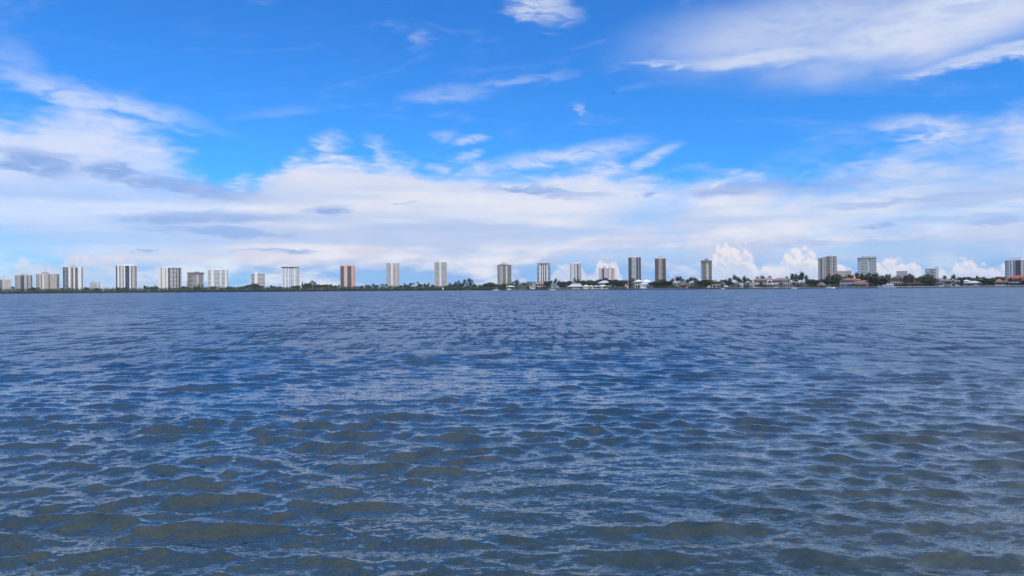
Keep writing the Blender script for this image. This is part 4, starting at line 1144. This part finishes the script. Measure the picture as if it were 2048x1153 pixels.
# --- right shore: broadleaf trees, pines
for X, top, k, b, w in [(1030, 561.5, 'pine_a', 30, 1), (1035, 559.8, 'pine_b', 30, 1), (1025, 563.5, 'pine_a', 30, 1), (1057, 562.6, 'dome', 45, 1.0), (1095, 562, 'broad_a', 30, 1), (1121, 564, 'broad_c', 24, 1), (1128, 562.6, 'broad_d', 30, 1.1), (1136, 561.6, 'broad_b', 36, 1),
        (1166, 558.6, 'cypress', 34, 1), (1163, 561, 'broad_a', 34, 1), (1178, 559.6, 'broad_d', 60, 1), (1172, 563, 'broad_b', 40, 1), (1188, 561.5, 'broad_a', 50, 1), (1207, 555.6, 'broad_b', 80, 1.1), (1199, 558.6, 'broad_d', 80, 1), (1226, 558.8, 'broad_a', 24, 1.1), (1233, 561.6, 'broad_b', 22, 1),
        (1240, 560.6, 'broad_d', 22, 1), (1247, 559.6, 'broad_b', 18, 1), (1255, 563.5, 'broad_a', 40, 1), (1308, 562, 'broad_b', 20, 1.1), (1315, 563, 'broad_d', 18, 1), (1324, 558.8, 'broad_a', 20, 1.15), (1333, 561.5, 'broad_d', 22, 1), (1338, 562, 'broad_b', 26, 1),
        (1400, 560.6, 'broad_d', 24, 1), (1407, 558.6, 'broad_b', 28, 1.1), (1414, 559.5, 'broad_a', 30, 1.1), (1428, 559.3, 'dome', 30, .75), (1420, 561, 'broad_d', 24, 1), (1457, 561, 'broad_b', 40, 1), (1436, 562.5, 'broad_a', 40, 1),
        (1625, 557.8, 'broad_b', 26, 1.15), (1632, 559.5, 'broad_d', 30, 1), (1619, 561, 'broad_a', 22, 1), (1640, 560, 'broad_b', 50, 1), (1648, 557, 'broad_d', 50, 1), (1655, 556, 'broad_b', 50, 1.1), (1669, 556, 'broad_a', 45, 1.1), (1680, 557, 'broad_b', 48, 1.1),
        (1690, 555, 'broad_d', 60, 1.1), (1720, 553, 'broad_b', 58, 1.1), (1730, 553.5, 'broad_a', 55, 1.1), (1741, 552.6, 'broad_b', 50, 1.1), (1750, 553, 'broad_d', 48, 1.1), (1761, 553.6, 'broad_b', 44, 1.1), (1769, 554, 'broad_a', 40, 1.1), (1777, 555, 'broad_d', 44, 1),
        (1814, 553.6, 'broad_b', 60, 1.1), (1824, 555.6, 'broad_a', 50, 1.1), (1834, 556, 'broad_d', 50, 1.1), (1846, 555.6, 'broad_b', 36, 1.1), (1856, 555, 'broad_d', 30, 1.1), (1865.5, 555.6, 'broad_c', 12, 1.1), (1884, 556.5, 'broad_b', 60, 1), (1898, 557, 'broad_a', 60, 1),
        (1924, 554.2, 'broad_b', 50, 1.1), (1932, 555, 'broad_d', 50, 1), (1937.5, 553.4, 'broad_a', 55, 1), (1944, 557, 'broad_b', 55, 1), (1953, 552.4, 'pine_b', 50, 1), (1961, 553.8, 'broad_d', 45, 1), (1968, 551.4, 'cypress', 40, 1), (1972, 557, 'broad_b', 24, 1.1), (1979, 555.4, 'broad_d', 22, 1.2),
        (1987, 556.2, 'broad_b', 26, 1.1), (1993.5, 552.8, 'broad_b', 60, .9), (1916, 564.5, 'broad_a', 12, 1.2), (1923, 565.5, 'broad_d', 10, 1.2), (2000, 557, 'broad_a', 60, 1), (2048, 560.5, 'broad_b', 6, 1)]:
    tree(k, X, top, b, w)
# --- left shore: what rises above the mangroves
for X, top, k, w in [(24, 573.2, 'palm_a', 1), (27, 574, 'palm_b', 1), (68, 574.4, 'broad_b', 1), (78, 575.4, 'palm_d', 1), (121, 576, 'palm_a', 1), (124, 576.4, 'palm_c', 1), (139, 575.6, 'palm_b', 1), (170, 574.2, 'palm_a', 1), (173, 575, 'broad_a', 1), (194, 576, 'broad_b', 1), (236, 574.6, 'broad_d', 1), (248, 575, 'broad_a', 1),
        (288.5, 571.2, 'palm_a', 1), (291.5, 572.8, 'palm_b', 1), (296, 572.2, 'palm_c', 1), (301, 573.8, 'broad_b', 1), (304, 572.8, 'palm_a', 1), (309, 573.6, 'broad_d', 1), (312, 571.4, 'palm_b', 1), (315.5, 573.2, 'palm_a', 1), (294, 574.4, 'broad_a', 1), (369, 572.4, 'broad_b', 1), (377, 573, 'palm_a', 1), (390, 571.5, 'palm_c', 1), (398, 568.6, 'palm_a', 1), (404, 569.4, 'palm_b', 1), (393, 572.4, 'broad_d', 1),
        (427, 573, 'broad_a', 1), (458, 572.6, 'broad_b', 1), (478, 572.8, 'broad_d', 1), (490, 572, 'broad_a', 1), (506, 567, 'broad_b', 1.1), (513, 567.6, 'broad_d', 1), (522, 571, 'broad_a', 1), (541, 570.4, 'palm_a', 1), (546, 572, 'broad_b', 1), (560, 573, 'broad_d', 1), (588, 571.6, 'broad_b', 1), (596, 571, 'broad_a', 1),
        (604.5, 562.4, 'cypress', 1), (611, 567.6, 'broad_b', 1), (615.5, 565.6, 'broad_d', 1), (624, 561.8, 'pine_b', 1.1), (630, 564, 'pine_a', 1), (638, 568.6, 'broad_b', 1), (646, 569.2, 'broad_a', 1), (653, 568.6, 'palm_c', 1), (658, 569, 'broad_d', 1), (663, 568, 'palm_a', 1), (669, 570.4, 'broad_b', 1), (678, 569.6, 'palm_b', 1),
        (722, 571.6, 'broad_b', 1), (731, 569.4, 'palm_a', 1), (737, 569.8, 'broad_d', 1), (745, 567.8, 'palm_b', 1), (752, 569.8, 'broad_a', 1), (762, 568, 'palm_a', 1), (767.5, 568, 'palm_c', 1), (772, 568.8, 'palm_b', 1), (802, 570.4, 'broad_b', 1), (809, 566.8, 'palm_a', 1), (814, 569, 'broad_d', 1), (820, 566.6, 'palm_b', 1), (824, 566, 'palm_a', 1), (828, 565.6, 'palm_c', 1),
        (835.5, 563.4, 'palm_c', 1), (841, 567.4, 'broad_b', 1), (848, 567.8, 'palm_d', 1), (853, 569, 'broad_a', 1), (858, 565.4, 'palm_a', 1), (866, 569.4, 'broad_d', 1), (897, 570, 'broad_b', 1), (901, 566.2, 'palm_b', 1), (906, 567.8, 'broad_b', 1), (911, 563.6, 'pine_a', 1), (917, 561.6, 'pine_b', 1), (922, 566, 'broad_b', 1), (930, 559.8, 'pine_b', 1), (938, 557.4, 'pine_a', 1.1),
        (943, 560, 'pine_b', 1), (950, 568.6, 'broad_b', 1), (962, 569.6, 'broad_d', 1), (970, 568, 'broad_b', 1), (978, 564.4, 'broad_b', 1), (984, 566, 'broad_d', 1), (991, 568, 'broad_b', 1), (1000, 569, 'broad_d', 1), (1008, 568.5, 'broad_a', 1)]:
    tree(k, X, top, 34 if X < 960 else 26, w)
# --- shrubs and hedges along the gardens
rs = random.Random(21)
X = 1002.0
while X < 2070:
    if not (1413 < X < 1424 or 1430 < X < 1441):
        s = (shore(X) - 3)
        up = rs.uniform(3.2, 6.2)
        yw = 577.7 - (X - 1024) * math.tan(ROLL)
        if rs.random() < 0.62: tree(rs.choice(['bush', 'bush_b', 'bush']), X, yw + 1.4 - up, 5 + rs.uniform(0, 5), 1.0)
    X += rs.uniform(6, 13)
KINDW = {'palm': 'palm tree', 'fan_': 'fan palm', 'broa': 'broadleaf tree', 'dome': 'wide domed tree', 'bush': 'low green shrub', 'pine': 'feathery pine tree', 'cypr': 'narrow pointed cypress'}
CATW = {'palm': 'palm tree', 'fan_': 'palm tree', 'broa': 'tree', 'dome': 'tree', 'bush': 'shrub', 'pine': 'tree', 'cypr': 'tree'}
NAMEW = {'palm': 'palm_tree', 'fan_': 'fan_palm', 'broa': 'broadleaf_tree', 'dome': 'domed_tree', 'bush': 'shrub', 'pine': 'pine_tree', 'cypr': 'cypress_tree'}
GROUPW = {'palm': 'palm trees along the far shore', 'fan_': 'palm trees along the far shore', 'broa': 'trees along the far shore', 'dome': 'trees along the far shore', 'bush': 'shrubs along the gardens', 'pine': 'trees along the far shore', 'cypr': 'trees along the far shore'}
ORD = ['first', 'second', 'third', 'fourth', 'fifth', 'sixth', 'seventh', 'eighth', 'ninth', 'tenth', 'eleventh', 'twelfth']
near = {}
for i, T in enumerate(TREES):
    lm = min(LANDMARKS, key=lambda q: abs(q[0] - T[0]))
    near.setdefault((T[1][:4], lm[1]), []).append(i)
labels = {}
for (k, ref), ids in near.items():
    ids.sort(key=lambda i: TREES[i][0])
    for n, i in enumerate(ids):
        labels[i] = (f'{ORD[n]} {KINDW[k]} from the left by {ref}' if len(ids) > 1 else f'only {KINDW[k]} standing by {ref}')
for i, (X, kind, top, D, wide, z0) in enumerate(TREES):
    k4 = kind[:4]
    x, zt = at(X, top, D)
    H = max(1.5, zt - z0)
    r_ = random.Random(i)
    o = bpy.data.objects.new(NAMEW[k4], None); COL.objects.link(o)
    o.location = (x, D, z0); o.rotation_euler = (0, 0, r_.uniform(0, 6.28))
    wf = wide * r_.uniform(.92, 1.1)
    if k4 == 'palm': wf = min(1.9, max(.8, 10.5 / H)) * r_.uniform(.9, 1.15)     # crowns keep their size on short and tall stems
    if k4 in ('broa',): wf *= 1.15
    o.scale = (H * wf, H * wf, H)
    tag(o, labels[i], CATW[k4], GROUPW[k4])
    for nm, me in zip(('trunk', 'crown'), PROTO[kind]):
        c = bpy.data.objects.new(nm, me); COL.objects.link(c); c.parent = o

# --- the mangrove belt along the left shore: one unbroken mass
rng = random.Random(33)
clumps = []
btop = [(-150, 578.4), (0, 577.4), (100, 576.6), (200, 575.8), (300, 575.2), (420, 573.6), (600, 573.2), (800, 571.6), (940, 571.4), (1000, 573.5), (1014, 577)]
X = -150.0
while X < 1012:
    D0 = shore(X)
    for row in range(3):
        D = D0 - 4 + row * 9 + rng.uniform(-3, 3)
        yt = np.interp(X, [p[0] for p in btop], [p[1] for p in btop]) + rng.uniform(-1.6, 1.0) + (2 - row) * 1.3
        x, zt = at(X + rng.uniform(-3, 3), yt, D)
        zt = max(zt, 1.6)
        r = rng.uniform(2.6, 4.6)
        clumps.append((x, D, zt * .52, r, r, zt * .5))
    D = D0 - 7.5 + rng.uniform(-1, 1)
    x, _ = at(X, 580, D)
    clumps.append((x, D, 1.3, 2.6, 1.8, 1.6))
    X += rng.uniform(2.4, 3.8)
me = clump_mesh('mangrove_belt', clumps, 75, 0.62, foliage('foliage_mangrove', (.009, .020, .009), (.038, .060, .021)), rng, .7)
o = bpy.data.objects.new('mangrove_belt', me); COL.objects.link(o)
tag(o, 'dense dark green mangrove belt along the whole left shore', 'mangroves', None, 'stuff')
# --- the tree mass behind the gardens on the right: reads as one dark band
clumps = []
X = 1005.0
while X < 2090:
    for row in range(2):
        D = shore(X) + 75 + row * 25 + rng.uniform(-6, 6)
        yt = 564.5 - (X - 1024) * 0.0030 + rng.uniform(-1.5, 3.5)
        x, zt = at(X, yt, D)
        r = rng.uniform(2.2, 4.2)
        clumps.append((x, D, zt * .55, r, r, zt * .48))
    X += rng.uniform(3, 5)
me = clump_mesh('background_woodland', clumps, 80, 0.62, LEAF['dark'], rng, .7)
o = bpy.data.objects.new('background_woodland', me); COL.objects.link(o)
tag(o, 'dark tree mass closing the gaps behind the right-hand gardens', 'woodland', None, 'stuff')

# ------------------------------------------------------------------ the moist summer air over the lagoon
hz_mb = MB().box(-4600, 4600, -3800, 4600, -3.0, 92.0)
hm = bpy.data.materials.new('humid_air'); hm.use_nodes = True
E.nt = hm.node_tree; E.nt.nodes.clear()
pv = E.node('ShaderNodeVolumePrincipled')
pv.inputs['Color'].default_value = (0.80, 0.90, 1.0, 1)
pv.inputs['Density'].default_value = 0.00004
ho = E.node('ShaderNodeOutputMaterial')
E.nt.links.new(pv.outputs[0], ho.inputs['Volume'])
hz_mb.build('haze', hm, kind='stuff')
